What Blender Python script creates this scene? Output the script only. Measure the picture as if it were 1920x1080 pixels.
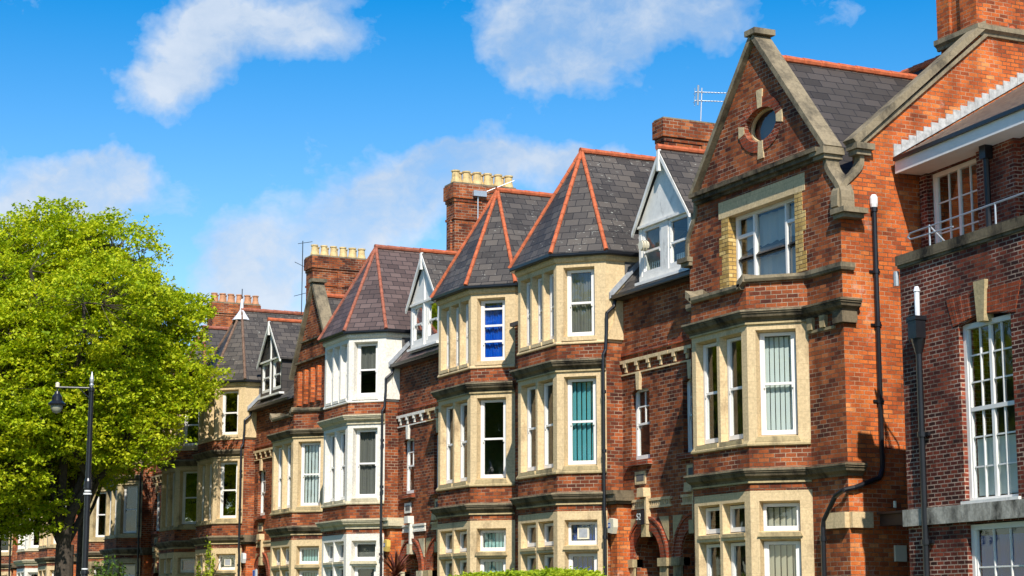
import bpy, math, random
import numpy as np
from mathutils import Vector, Matrix
from mathutils.geometry import tessellate_polygon

R = math.radians
for o in list(bpy.data.objects): bpy.data.objects.remove(o)
scn = bpy.context.scene
COL = scn.collection

# ------------------------------------------------------------------ camera
FPX, HORY, XV = 3590.0, 1153.0, -773.0
TILT = math.atan((HORY-540)/FPX)
YAW = math.atan((960-XV)*math.cos(TILT)/FPX)
cam = bpy.data.cameras.new('camera'); camo = bpy.data.objects.new('camera', cam); COL.objects.link(camo)
camo.location = (0, 0, 1.6)
fwd = Vector((-math.cos(YAW)*math.cos(TILT), math.sin(YAW)*math.cos(TILT), math.sin(TILT)))
camo.rotation_euler = fwd.to_track_quat('-Z', 'Y').to_euler()
cam.sensor_width = 36; cam.lens = FPX/1920*36; cam.clip_start = .5; cam.clip_end = 6000
scn.camera = camo

# ------------------------------------------------------------------ light
SUN = Vector((2.56, -1, 2.6)).normalized()
EL = math.asin(SUN.z); AZ = math.atan2(SUN.x, SUN.y)
sun = bpy.data.lights.new('sun', 'SUN'); suno = bpy.data.objects.new('sun', sun); COL.objects.link(suno)
sun.energy = 5.0; sun.angle = R(.5); sun.color = (1, .95, .87)
suno.rotation_euler = SUN.to_track_quat('Z', 'Y').to_euler(); suno.location = (0, 0, 60)
scn.view_settings.view_transform = 'Standard'; scn.view_settings.look = 'None'
scn.view_settings.exposure = 0.30; scn.view_settings.gamma = 1
scn.cycles.max_bounces = 6; scn.cycles.transparent_max_bounces = 12


class NG:
    """small helper to write node trees"""
    def __init__(s, nt): s.nt = nt; s.n = nt.nodes; s.l = nt.links
    def new(s, t, **kw):
        x = s.n.new(t)
        for k, v in kw.items(): setattr(x, k, v)
        return x
    def put(s, sock, v):
        if v is None: return
        if isinstance(v, bpy.types.NodeSocket): s.l.new(v, sock)
        else:
            if isinstance(v, (tuple, list)) and len(v) == 3 and sock.type == 'RGBA': v = (*v, 1)
            sock.default_value = v
    def m(s, op, a, b=None, c=None, clamp=False):
        x = s.new('ShaderNodeMath', operation=op, use_clamp=clamp)
        for i, v in enumerate((a, b, c)):
            s.put(x.inputs[i], v)
        return x.outputs[0]
    def v(s, op, a, b=None, out=0, scale=None):
        x = s.new('ShaderNodeVectorMath', operation=op)
        s.put(x.inputs[0], a)
        if b is not None: s.put(x.inputs[1], b)
        if scale is not None: s.put(x.inputs['Scale'], scale)
        return x.outputs['Value'] if op in ('DOT_PRODUCT', 'LENGTH', 'DISTANCE') else x.outputs[0]
    def noise(s, vec, scale, detail=3, rough=.5, out='Fac', dist=0):
        x = s.new('ShaderNodeTexNoise'); s.put(x.inputs['Vector'], vec)
        x.inputs['Scale'].default_value = scale; x.inputs['Detail'].default_value = detail
        x.inputs['Roughness'].default_value = rough; x.inputs['Distortion'].default_value = dist
        return x.outputs[out]
    def ramp(s, fac, stops, interp='LINEAR'):
        x = s.new('ShaderNodeValToRGB'); s.put(x.inputs[0], fac); cr = x.color_ramp; cr.interpolation = interp
        while len(cr.elements) < len(stops): cr.elements.new(.5)
        for e, (p, c) in zip(cr.elements, stops):
            e.position = p; e.color = (*c, 1) if len(c) == 3 else c
        return x.outputs[0]
    def mix(s, f, a, b, blend='MIX'):
        x = s.new('ShaderNodeMix', data_type='RGBA', blend_type=blend)
        s.put(x.inputs[0], f); s.put(x.inputs[6], a); s.put(x.inputs[7], b)
        return x.outputs[2]
    def remap(s, v, a, b, c=0., d=1.):
        x = s.new('ShaderNodeMapRange'); s.put(x.inputs[0], v)
        for i, q in enumerate((a, b, c, d)): x.inputs[i+1].default_value = q
        return x.outputs[0]


# ------------------------------------------------------------------ sky with clouds
w = bpy.data.worlds.new('World'); scn.world = w; w.use_nodes = True
g = NG(w.node_tree); w.node_tree.nodes.clear()
sky = g.new('ShaderNodeTexSky', sky_type='NISHITA', sun_disc=False, sun_elevation=EL, sun_rotation=AZ,
            altitude=0, air_density=1.0, dust_density=.3, ozone_density=2.5)
hs = g.new('ShaderNodeHueSaturation');  hs.inputs['Value'].default_value = 1.0
g.l.new(sky.outputs[0], hs.inputs['Color'])
gen = g.new('ShaderNodeTexCoord').outputs['Generated']
sz = g.new('ShaderNodeSeparateXYZ'); g.l.new(gen, sz.inputs[0])
g.l.new(g.remap(sz.outputs[2], .08, .32, 1.18, 1.54), hs.inputs['Saturation'])
g.l.new(g.remap(sz.outputs[2], .05, .33, 1.12, .98), hs.inputs['Value'])
def direction(px, py):
    rt = Vector((math.sin(YAW), math.cos(YAW), 0)); up = rt.cross(fwd)
    return (rt*((px-960)/FPX)+up*((540-py)/FPX)+fwd).normalized()
warp = g.v('SCALE', g.v('SUBTRACT', g.noise(gen, 14, 5, .6, 'Color'), (.5, .5, .5)), scale=.075)
dw = g.v('ADD', gen, warp)
# each cloud: azimuth/elevation of its centre, half widths (deg-like px), slant, weight
clouds = [(470, 50, 150, 90, 25, .85), (590, 60, 110, 85, 30, .85), (330, 130, 120, 75, -40, 1.0), (390, 50, 100, 70, -30, .8), (250, 150, 80, 50, 0, .6),
          (985, 95, 115, 82, 0, 1.3), (1110, 85, 125, 78, 0, 1.3), (960, 20, 100, 70, 0, 1.0), (1230, 60, 130, 85, -5, 1.15), (1340, 30, 100, 60, 0, 1.0), (1080, 10, 160, 60, 0, .9),
          (450, 500, 90, 80, -45, 1.0), (540, 540, 160, 90, -30, 1.0), (660, 400, 140, 90, -30, 1.0), (820, 320, 130, 70, -25, 1.1), (890, 310, 150, 50, -12, 1.05), (1090, 295, 90, 36, 0, 1.0), (780, 400, 160, 70, -20, .8), (1120, 330, 150, 60, 0, .7),
          (160, 340, 130, 60, 8, 1.15), (240, 330, 90, 50, 5, 1.0), (40, 400, 130, 70, 0, 1.0), (200, 420, 150, 40, 0, .7), (480, 640, 160, 60, 0, .6),
          (-500, 300, 300, 120, -10, 1.0), (-900, -400, 400, 160, 10, .9), (2500, -300, 400, 150, 0, .9), (3200, 500, 400, 120, 0, .8), (600, -600, 400, 130, -10, .8)]
acc = None
for (px, py, a, b, rot, wt) in clouds:
    c = direction(px, py); rt = Vector((0, 0, 1)).cross(-c).normalized(); up = rt.cross(c)
    if up.z < 0: up = -up
    q = math.radians(-rot); A_ = rt*math.cos(q)+up*math.sin(q); B_ = up*math.cos(q)-rt*math.sin(q)
    du = g.v('DOT_PRODUCT', dw, tuple(A_*(FPX/a))); dv = g.v('DOT_PRODUCT', dw, tuple(B_*(FPX/b)))
    cu = c.dot(A_)*FPX/a; cv = c.dot(B_)*FPX/b
    r2 = g.m('ADD', g.m('POWER', g.m('ABSOLUTE', g.m('SUBTRACT', du, cu)), 2), g.m('POWER', g.m('ABSOLUTE', g.m('SUBTRACT', dv, cv)), 2))
    front = g.m('GREATER_THAN', g.v('DOT_PRODUCT', dw, tuple(c)), .3)
    mk = g.m('MULTIPLY', g.m('MULTIPLY', g.m('EXPONENT', g.m('MULTIPLY', r2, -1.25)), front), wt)
    acc = mk if acc is None else g.m('ADD', acc, mk)
acc = g.m('MINIMUM', acc, 1.15)
fb = g.noise(g.v('ADD', g.v('MULTIPLY', gen, (1, 1, 1.5)), g.v('SCALE', warp, scale=.6)), 15, 10, .62)
fb2 = g.noise(g.v('MULTIPLY', gen, (1, 1, 1.3)), 5, 4, .5)
dens = g.remap(g.m('ADD', acc, g.m('MULTIPLY', g.m('SUBTRACT', fb, .5), 2.2)), .34, 1.22)
dens = g.m('MULTIPLY', g.m('POWER', g.m('MINIMUM', g.m('MAXIMUM', dens, 0), 1), .85), .93)
ccol = g.mix(g.remap(g.m('ADD', fb, g.m('MULTIPLY', fb2, .6)), .62, .95), (2.7, 3.6, 4.9), (4.4, 4.9, 5.6))
skyc = g.mix(dens, hs.outputs[0], ccol)
bg = g.new('ShaderNodeBackground'); g.l.new(skyc, bg.inputs[0]); bg.inputs[1].default_value = .135
wo = g.new('ShaderNodeOutputWorld'); g.l.new(bg.outputs[0], wo.inputs[0])


# ------------------------------------------------------------------ materials
def newmat(name):
    m = bpy.data.materials.new(name); m.use_nodes = True
    gg = NG(m.node_tree); b = m.node_tree.nodes['Principled BSDF']
    return m, gg, b
def setp(g_, b, col=None, rough=.8, metal=0, spec=.3, bump=None, bs=.3, bd=.01):
    g_.put(b.inputs['Base Color'], col); g_.put(b.inputs['Roughness'], rough); b.inputs['Metallic'].default_value = metal
    b.inputs['Specular IOR Level'].default_value = spec
    if bump is not None:
        x = g_.new('ShaderNodeBump'); x.inputs['Strength'].default_value = bs; x.inputs['Distance'].default_value = bd
        g_.put(x.inputs['Height'], bump); g_.l.new(x.outputs[0], b.inputs['Normal'])
def uvn(g_): return g_.new('ShaderNodeTexCoord').outputs['UV']
def pos(g_): return g_.new('ShaderNodeNewGeometry').outputs['Position']
def bricktex(g_, vec, w_, h_, mort, off=.5, smooth=.1):
    x = g_.new('ShaderNodeTexBrick'); g_.put(x.inputs['Vector'], vec)
    x.inputs['Color1'].default_value = (0, 0, 0, 1); x.inputs['Color2'].default_value = (1, 1, 1, 1)
    x.inputs['Mortar'].default_value = (.5, .5, .5, 1)
    x.inputs['Scale'].default_value = 1; x.inputs['Mortar Size'].default_value = mort; x.inputs['Mortar Smooth'].default_value = smooth
    x.inputs['Brick Width'].default_value = w_; x.inputs['Row Height'].default_value = h_; x.offset = off
    return x.outputs['Color'], x.outputs['Fac']
def brick(name, stops, mortar, w_=.25, h_=.098, mort=.009, stain=(.55, 1.15), lime=0.):
    m, q, b = newmat(name); uv = uvn(q); p = pos(q)
    uvw = q.v('ADD', uv, q.v('SCALE', q.v('SUBTRACT', q.noise(p, 9, 2, .5, 'Color'), (.5, .5, .5)), scale=.016))
    c, f = bricktex(q, uvw, w_, h_, mort)
    big = q.noise(p, .55, 4, .6); fine = q.noise(p, 30, 3, .6)
    idx = q.m('ADD', q.m('MULTIPLY', q.m('SUBTRACT', c, .5), .82), q.m('ADD', .5, q.m('MULTIPLY', q.m('SUBTRACT', big, .5), 1.5)))
    col = q.ramp(idx, stops)
    mn = q.noise(p, 1.3, 4, .6)
    mcol = q.mix(q.remap(mn, .42, .6), tuple(x*.30 for x in mortar), mortar)
    col = q.mix(f, col, mcol)
    dirt = q.m('MULTIPLY', q.remap(q.noise(q.v('MULTIPLY', p, (1.6, 1.6, .5)), 1.1, 5, .62), .30, .66, stain[0], stain[1]), q.remap(fine, .3, .7, .78, 1.18))
    col = q.mix(1., col, q.new('ShaderNodeCombineColor').outputs[0] if False else dirt, 'MULTIPLY')
    if lime:
        col = q.mix(q.m('MULTIPLY', q.remap(q.noise(p, .9, 5, .7), .62, .74), lime), col, (.75, .62, .5))
    hgt = q.m('ADD', q.m('MULTIPLY', f, -1.), q.m('MULTIPLY', fine, .4))
    setp(q, b, col, .88, bump=hgt, bs=.6, bd=.012, spec=.2)
    return m
def stone(name, base, dark, dk=.55, joint=.34, bw=.62, bh=.36, wet=.0):
    m, q, b = newmat(name); uv = uvn(q); p = pos(q)
    c, f = bricktex(q, uv, bw, bh, .006)
    n1 = q.noise(q.v('MULTIPLY', p, (1, 1, .55)), 1.5, 6, .68); n2 = q.noise(p, 16, 4, .65)
    col = q.mix(q.remap(c, 0, 1, 0, .38), base, tuple(x*.78 for x in base))
    col = q.mix(q.remap(n1, dk, dk+.2), col, dark)
    col = q.mix(q.m('MULTIPLY', f, joint), col, tuple(x*.45 for x in base))
    col = q.mix(1., col, q.remap(n2, .25, .75, .72, 1.14), 'MULTIPLY')
    setp(q, b, col, .9, bump=n2, bs=.35, bd=.02, spec=.2)
    return m
def slate(name, base, lichen=.5, w_=.42, h_=.25, warm=(.1, .08, .085)):
    m, q, b = newmat(name); uv = uvn(q); p = pos(q)
    c, f = bricktex(q, uv, w_, h_, .011, smooth=.0)
    col = q.ramp(q.m('ADD', c, q.m('MULTIPLY', q.m('SUBTRACT', q.noise(p, .8, 3), .5), .8)), [(0, tuple(x*.62 for x in base)), (.5, base), (1, warm)])
    l = q.m('MULTIPLY', q.remap(q.noise(q.v('MULTIPLY', p, (1, 1, 2.2)), 7, 6, .75), .60, .66), q.remap(q.noise(p, .7, 3, .6), .42, .58))
    col = q.mix(q.m('MULTIPLY', l, lichen), col, (.42, .42, .36))
    col = q.mix(f, col, (.012, .012, .013))
    vs = q.new('ShaderNodeSeparateXYZ'); q.l.new(uv, vs.inputs[0])
    saw = q.m('FRACT', q.m('DIVIDE', vs.outputs[1], h_))
    hgt = q.m('ADD', q.m('MULTIPLY', saw, -1.0), q.m('MULTIPLY', c, .3))
    setp(q, b, col, .62, bump=hgt, bs=.8, bd=.02, spec=.35)
    return m
def plain(name, col, rough=.6, metal=0, spec=.4, vary=.15, scale=4, grime=None, gd=.6):
    m, q, b = newmat(name); p = pos(q)
    n = q.noise(p, scale, 5, .65)
    c = q.mix(1., col, q.remap(n, .3, .7, 1-vary, 1+vary*.5), 'MULTIPLY')
    if grime: c = q.mix(q.remap(q.noise(q.v('MULTIPLY', p, (1, 1, .4)), 2.3, 6, .7), gd, gd+.12), c, grime)
    setp(q, b, c, rough, metal, spec, bump=n, bs=.15, bd=.01)
    return m

M = {}
M['brick'] = brick('shade_darkened_red_brick', [(0, (.075, .022, .014)), (.25, (.17, .042, .018)), (.5, (.27, .066, .022)), (.8, (.37, .096, .028)), (1, (.48, .15, .05))], (.42, .30, .20))  # front brick, its colour darkened to deepen the shadows on it
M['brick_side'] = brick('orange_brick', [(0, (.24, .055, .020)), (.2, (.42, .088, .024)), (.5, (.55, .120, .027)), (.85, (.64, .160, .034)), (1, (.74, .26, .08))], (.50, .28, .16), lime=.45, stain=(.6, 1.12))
M['brick_dark'] = brick('dark_brick', [(0, (.04, .014, .011)), (.4, (.12, .026, .017)), (.7, (.21, .042, .022)), (1, (.32, .075, .035))], (.50, .36, .27), w_=.235, h_=.082, mort=.011, stain=(.5, 1.1))
M['brick_yellow'] = brick('yellow_brick', [(0, (.38, .23, .06)), (.5, (.62, .40, .13)), (1, (.72, .52, .21))], (.30, .20, .10), w_=.3, h_=.098)
M['brick_arch'] = brick('arch_brick', [(0, (.16, .035, .018)), (.5, (.30, .06, .025)), (1, (.46, .10, .035))], (.40, .28, .2), w_=.5, h_=.085)
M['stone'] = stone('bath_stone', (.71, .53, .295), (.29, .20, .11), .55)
M['stone_old'] = stone('weathered_stone', (.52, .40, .21), (.12, .10, .065), .50)
M['white_stone'] = stone('white_painted_stone', (.82, .77, .66), (.66, .60, .48), .64, joint=.06)
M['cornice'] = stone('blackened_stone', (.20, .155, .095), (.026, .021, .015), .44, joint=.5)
M['white_cornice'] = stone('grimy_white_stone', (.62, .54, .36), (.22, .18, .11), .52, joint=.3)
M['coping'] = stone('lichened_coping', (.30, .24, .15), (.085, .073, .052), .45, joint=.5, bw=.9, bh=.9)
M['slate'] = slate('grey_slate', (.070, .060, .052), .95, warm=(.105, .088, .072))
M['slate_purple'] = slate('purple_slate', (.110, .073, .064), .15, h_=.22, warm=(.145, .098, .085))
M['slate_new'] = slate('dark_slate', (.056, .047, .040), .06, w_=.5, h_=.27, warm=(.072, .060, .052))
M['tile'] = plain('terracotta_tile', (.52, .125, .045), .75, vary=.4, scale=6)
M['tile_old'] = plain('weathered_terracotta', (.36, .115, .065), .8, vary=.45, scale=7)
M['tile_grey'] = plain('lichened_hip_tile', (.20, .12, .08), .85, vary=.5, scale=9)
M['plain_tile'] = slate('brown_plain_tiles', (.16, .12, .085), .2, w_=.16, h_=.1, warm=(.22, .17, .11))
M['paint'] = plain('white_paint', (.80, .77, .71), .5, vary=.06, grime=(.55, .54, .5), gd=.68)
M['paint_old'] = plain('peeling_white_paint', (.82, .79, .72), .6, vary=.14, grime=(.46, .44, .40), gd=.58)
M['black'] = plain('black_metal', (.012, .013, .016), .32, spec=.5, vary=.3)
M['lead'] = plain('lead_flashing', (.34, .36, .38), .5, vary=.3, scale=6)
M['leadgrey'] = plain('dull_lead', (.50, .49, .46), .6, vary=.4, scale=8)
M['leadwhite'] = plain('white_lead', (.72, .74, .76), .55, vary=.2)
M['pot'] = plain('buff_chimney_pot', (.66, .48, .22), .8, vary=.3, scale=5, grime=(.25, .18, .09), gd=.62)
M['pot_red'] = plain('terracotta_chimney_pot', (.55, .26, .13), .8, vary=.3, scale=5)
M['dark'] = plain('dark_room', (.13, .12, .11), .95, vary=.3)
M['galv'] = plain('galvanised_steel', (.50, .52, .53), .4, .6, vary=.1)
M['white_plastic'] = plain('white_plastic', (.78, .78, .74), .4, vary=.05)
M['cream_plastic'] = plain('cream_plastic', (.72, .66, .5), .4, vary=.05)
M['yellow_plastic'] = plain('yellow_plastic', (.72, .5, .12), .4, vary=.05)
M['blue_ink'] = plain('blue_marking', (.02, .08, .38), .5, vary=.05)
M['wood'] = plain('dark_door_paint', (.06, .035, .025), .5, vary=.3)
M['bark'] = plain('tree_bark', (.075, .058, .042), .95, vary=.5, scale=9)
M['asphalt'] = plain('asphalt', (.05, .05, .052), .95, vary=.25, scale=20)
M['paving'] = stone('paving_slabs', (.30, .28, .25), (.2, .19, .17), .6, bw=.9, bh=.6)
M['kerb'] = plain('kerb_stone', (.32, .31, .29), .9)
M['lawn'] = plain('lawn_grass', (.045, .085, .018), .95, vary=.5, scale=3)
def cloth(name, col, rough=.8, trans=.3):
    m, q, b = newmat(name)
    tr = q.new('ShaderNodeBsdfTranslucent'); tr.inputs[0].default_value = (*col, 1)
    df = q.new('ShaderNodeBsdfDiffuse'); df.inputs[0].default_value = (*col, 1)
    mx = q.new('ShaderNodeMixShader'); mx.inputs[0].default_value = trans
    q.l.new(df.outputs[0], mx.inputs[1]); q.l.new(tr.outputs[0], mx.inputs[2])
    q.l.new(mx.outputs[0], m.node_tree.nodes['Material Output'].inputs[0]); return m
M['b_teal'] = cloth('teal_blind', (.16, .52, .58)); M['b_blue'] = cloth('blue_blind', (.01, .12, .68))
M['b_white'] = cloth('white_blind', (.86, .90, .86)); M['b_mint'] = cloth('mint_blind', (.42, .66, .62))
M['b_cream'] = cloth('cream_blind', (.62, .54, .40)); M['b_net'] = cloth('net_curtain', (.62, .60, .54)); M['b_navy'] = cloth('navy_blind', (.01, .06, .36))
M['b_grey'] = cloth('grey_curtain', (.22, .21, .19))
def glass(name, tint, refl):
    m, q, b = newmat(name)
    tp = q.new('ShaderNodeBsdfTransparent'); tp.inputs[0].default_value = (*tint, 1)
    gl = q.new('ShaderNodeBsdfGlossy'); gl.inputs[0].default_value = (1, 1, 1, 1); gl.inputs['Roughness'].default_value = .02
    bp = q.new('ShaderNodeBump'); bp.inputs['Strength'].default_value = .25; bp.inputs['Distance'].default_value = .02
    q.put(bp.inputs['Height'], q.noise(pos(q), 1.6, 2, .5)); q.l.new(bp.outputs[0], gl.inputs['Normal'])
    ge = q.new('ShaderNodeNewGeometry')
    c1 = q.m('SUBTRACT', 1., q.m('ABSOLUTE', q.v('DOT_PRODUCT', ge.outputs['Normal'], ge.outputs['Incoming'])))
    f = q.m('ADD', q.m('MULTIPLY', q.m('POWER', c1, 5.), .9), refl, clamp=True)
    mx = q.new('ShaderNodeMixShader'); q.l.new(f, mx.inputs[0])
    q.l.new(tp.outputs[0], mx.inputs[1]); q.l.new(gl.outputs[0], mx.inputs[2])
    q.l.new(mx.outputs[0], m.node_tree.nodes['Material Output'].inputs[0]); return m
M['glass'] = glass('window_glass', (.88, .93, .91), .075)
M['glass_refl'] = glass('reflective_window_glass', (.72, .77, .74), .16)
M['glass_tree'] = glass('tree_mirroring_glass', (.5, .54, .5), .5)
def leafmat(name, cols, trans=.45):
    m, q, b = newmat(name); p = pos(q)
    rnd = q.new('ShaderNodeNewGeometry').outputs['Random Per Island']
    f = q.m('ADD', q.m('MULTIPLY', rnd, .55), q.remap(q.noise(p, .9, 3, .6), .3, .7, 0, .5))
    c = q.ramp(f, cols)
    tr = q.new('ShaderNodeBsdfTranslucent'); q.l.new(q.mix(1., c, (1.15, 1.1, .6), 'MULTIPLY'), tr.inputs[0])
    df = q.new('ShaderNodeBsdfPrincipled'); q.l.new(c, df.inputs['Base Color']); df.inputs['Roughness'].default_value = .55
    df.inputs['Specular IOR Level'].default_value = .25
    mx = q.new('ShaderNodeMixShader'); mx.inputs[0].default_value = trans
    q.l.new(df.outputs[0], mx.inputs[1]); q.l.new(tr.outputs[0], mx.inputs[2])
    q.l.new(mx.outputs[0], m.node_tree.nodes['Material Output'].inputs[0]); return m
M['leaf'] = leafmat('spring_leaf', [(0, (.16, .26, .008)), (.35, (.36, .48, .012)), (.7, (.58, .63, .02)), (1, (.74, .71, .04))])
M['hedgeleaf'] = leafmat('hedge_leaf', [(0, (.22, .36, .02)), (.5, (.44, .56, .03)), (1, (.62, .66, .06))])
M['shrubleaf'] = leafmat('shrub_leaf', [(0, (.03, .07, .01)), (.5, (.07, .14, .015)), (1, (.16, .26, .03))], .3)
M['redleaf'] = leafmat('maroon_leaf', [(0, (.07, .018, .015)), (.5, (.16, .04, .03)), (1, (.34, .17, .08))], .2)


# ------------------------------------------------------------------ mesh helpers
def tagp(o, label=None, cat=None, group=None, kind=None):
    for k, v in (('label', label), ('category', cat), ('group', group), ('kind', kind)):
        if v: o[k] = v
    return o
def empty(name, loc, label, cat, group=None):
    o = bpy.data.objects.new(name, None); COL.objects.link(o); o.location = loc; o.empty_display_size = .5
    return tagp(o, label, cat, group)

class MB:
    def __init__(s): s.v = []; s.f = []; s.mi = []; s.cur = 0
    def add(s, pts, faces):
        k = len(s.v); s.v += [tuple(p) for p in pts]
        for f in faces: s.f.append([i+k for i in f]); s.mi.append(s.cur)
    def poly(s, pts): s.add(pts, [list(range(len(pts)))])
    def tube(s, p, q, r0, r1=None, n=8, cap=True):
        p = Vector(p); q = Vector(q); r1 = r0 if r1 is None else r1
        d = (q-p).normalized(); a = d.orthogonal().normalized(); b = d.cross(a)
        pts = [p+(a*math.cos(t)+b*math.sin(t))*r0 for t in [2*math.pi*i/n for i in range(n)]]
        pts += [q+(a*math.cos(t)+b*math.sin(t))*r1 for t in [2*math.pi*i/n for i in range(n)]]
        fs = [[i, (i+1) % n, n+(i+1) % n, n+i] for i in range(n)]
        if cap: fs += [list(range(n))[::-1], list(range(n, 2*n))]
        s.add(pts, fs)
    def path(s, pts, r, n=8):
        for a, b in zip(pts, pts[1:]): s.tube(a, b, r, n=n)
    def lathe(s, c, prof, n=12):
        pts = []; m_ = len(prof)
        for i in range(n):
            t = 2*math.pi*i/n
            for (r, z) in prof: pts.append((c[0]+r*math.cos(t), c[1]+r*math.sin(t), c[2]+z))
        fs = [[i*m_+j, ((i+1) % n)*m_+j, ((i+1) % n)*m_+j+1, i*m_+j+1] for i in range(n) for j in range(m_-1)]
        fs += [[i*m_+m_-1 for i in range(n)], [i*m_ for i in range(n)][::-1]]
        s.add(pts, fs)
    def wbox(s, x0, x1, y0, y1, z0, z1):
        p = [(x, y, z) for z in (z0, z1) for y in (y0, y1) for x in (x0, x1)]
        s.add(p, [[0, 2, 3, 1], [4, 5, 7, 6], [0, 1, 5, 4], [2, 6, 7, 3], [0, 4, 6, 2], [1, 3, 7, 5]])
    def sweep(s, path, prof, closed=False):
        n = len(path); segs = []
        for a, b in zip(path, path[1:]):
            d = Vector((b[0]-a[0], b[1]-a[1])).normalized(); segs.append(Vector((d.y, -d.x)))
        offs = []
        for i in range(n):
            if i == 0: o = segs[0]
            elif i == n-1: o = segs[-1]
            else:
                a, b = segs[i-1], segs[i]; o = (a+b)/(1+a.dot(b))
            offs.append(o)
        m_ = len(prof); pts = []
        for (p, o) in zip(path, offs):
            for (d, z) in prof: pts.append((p[0]+o.x*d, p[1]+o.y*d, z))
        fs = [[i*m_+j, (i+1)*m_+j, (i+1)*m_+(j+1) % m_, i*m_+(j+1) % m_] for i in range(n-1) for j in range(m_)]
        fs += [list(range(m_)), [(n-1)*m_+j for j in range(m_)][::-1]]
        s.add(pts, fs)
    def build(s, name, mats, parent=None, smooth=False, world=True):
        me = bpy.data.meshes.new(name)
        off = Vector(parent_loc(parent)) if parent else Vector((0, 0, 0))
        if not parent and s.v:      # origin of a single-mesh thing at its base
            a = np.array(s.v); off = Vector(((a[:, 0].min()+a[:, 0].max())/2, (a[:, 1].min()+a[:, 1].max())/2, a[:, 2].min()))
        me.from_pydata([tuple(Vector(p)-off) for p in s.v], [], s.f)
        if not isinstance(mats, (list, tuple)): mats = [mats]
        for m in mats: me.materials.append(m)
        me.polygons.foreach_set('material_index', s.mi)
        me.update()
        uv = me.uv_layers.new(name='UVMap').data
        Z = Vector((0, 0, 1))
        for p in me.polygons:
            nn = p.normal
            if abs(nn.z) > .96: t = Vector((1, 0, 0)); b = Vector((0, 1, 0))
            else: t = Z.cross(nn).normalized(); b = nn.cross(t)
            for li in p.loop_indices:
                co = me.vertices[me.loops[li].vertex_index].co+off
                uv[li].uv = (co.dot(t), co.dot(b))
            p.use_smooth = smooth
        o = bpy.data.objects.new(name, me); COL.objects.link(o)
        if parent: o.parent = parent
        else: o.location = off
        return o
def parent_loc(p):
    l = Vector(p.location); q = p.parent
    while q: l += Vector(q.location); q = q.parent
    return l

class F:
    """a wall frame: u runs along the wall to the viewer's right, d outwards"""
    def __init__(s, o, u): s.o = Vector((o[0], o[1])); s.U = Vector(u).normalized(); s.D = Vector((s.U.y, -s.U.x))
    def p(s, u, d, z): q = s.o+s.U*u+s.D*d; return (q.x, q.y, z)
    def box(s, mb, u0, u1, d0, d1, z0, z1):
        p = [s.p(u, d, z) for z in (z0, z1) for d in (d1, d0) for u in (u0, u1)]
        mb.add(p, [[0, 2, 3, 1], [4, 5, 7, 6], [0, 1, 5, 4], [2, 6, 7, 3], [0, 4, 6, 2], [1, 3, 7, 5]])
    def prism(s, mb, poly, d0, d1):
        n = len(poly); p = [s.p(u, d1, z) for u, z in poly]+[s.p(u, d0, z) for u, z in poly]
        tri = tessellate_polygon([[Vector((u, z, 0)) for u, z in poly]])
        fs = [list(t) for t in tri]+[[i+n for i in t][::-1] for t in tri]
        fs += [[i, (i+1) % n, n+(i+1) % n, n+i] for i in range(n)]
        mb.add(p, fs)
    def panel(s, mb, outer, holes, d=0):
        loops = [[Vector((u, z, 0)) for u, z in outer]]+[[Vector((u, z, 0)) for u, z in h] for h in holes]
        flat = [q for l in loops for q in l]
        tri = tessellate_polygon(loops)
        # keep the normals pointing outward
        fs = []
        for t in tri:
            a, b, c = (flat[i] for i in t)
            cr = (b-a).cross(c-a).z
            fs.append(list(t) if cr > 0 else list(t)[::-1])
        mb.add([s.p(q.x, d, q.y) for q in flat], fs)
    def reveal(s, mb, h0, h1, d0, d1):
        n = len(h0); mb.add([s.p(u, d0, z) for u, z in h0]+[s.p(u, d1, z) for u, z in h1], [[i, (i+1) % n, n+(i+1) % n, n+i] for i in range(n)])
def rect(u0, u1, z0, z1): return [(u0, z0), (u1, z0), (u1, z1), (u0, z1)]
def inset(h, s_):
    cu = sum(p[0] for p in h)/len(h); cz = sum(p[1] for p in h)/len(h)
    return [(u-s_*(1 if u > cu+1e-6 else -1), z-s_*(1 if z > cz+1e-6 else -1)) for u, z in h]
def archhole(u0, u1, z0, zs, rise, n=10):
    c = (u0+u1)/2; a = (u1-u0)/2
    return [(u0, z0), (u1, z0)]+[(c+a*math.cos(math.pi*i/n), zs+rise*math.sin(math.pi*i/n)) for i in range(n+1)]


def blind(fr, u0, u1, z0, z1, d, style, mat, parent):
    mb = MB()
    if style == 'vert':
        n = max(3, int((u1-u0)/.135)); st = (u1-u0)/n
        for i in range(n):
            c = u0+st*(i+.5)
            a = fr.p(c-.064, d-.03, z0); b = fr.p(c+.056, d+.02, z0); a2 = fr.p(c-.064, d-.03, z1); b2 = fr.p(c+.056, d+.02, z1)
            mb.poly([a, b, b2, a2])
    elif style == 'part':
        n = max(4, int((u1-u0)/.1)); st = (u1-u0)/n
        for i in range(n):
            c = u0+st*(i+.5)
            mb.poly([fr.p(c-.05, d-.01, z0), fr.p(c+.049, d+.008, z0), fr.p(c+.049, d+.008, z1), fr.p(c-.05, d-.01, z1)])
    elif style == 'folds':
        n = 26; pts = []
        for i in range(n+1):
            u = u0+(u1-u0)*i/n; dd = d+.03*math.sin(i*1.9)+.02*math.sin(i*.7+u0*3)
            pts.append((u, dd))
        for (a, da), (b, db) in zip(pts, pts[1:]): mb.poly([fr.p(a, da, z0), fr.p(b, db, z0), fr.p(b, db, z1), fr.p(a, da, z1)])
    else:
        mb.poly([fr.p(u0, d, z0), fr.p(u1, d, z0), fr.p(u1, d, z1), fr.p(u0, d, z1)])
    return mb.build('blind', mat, parent)

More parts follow.
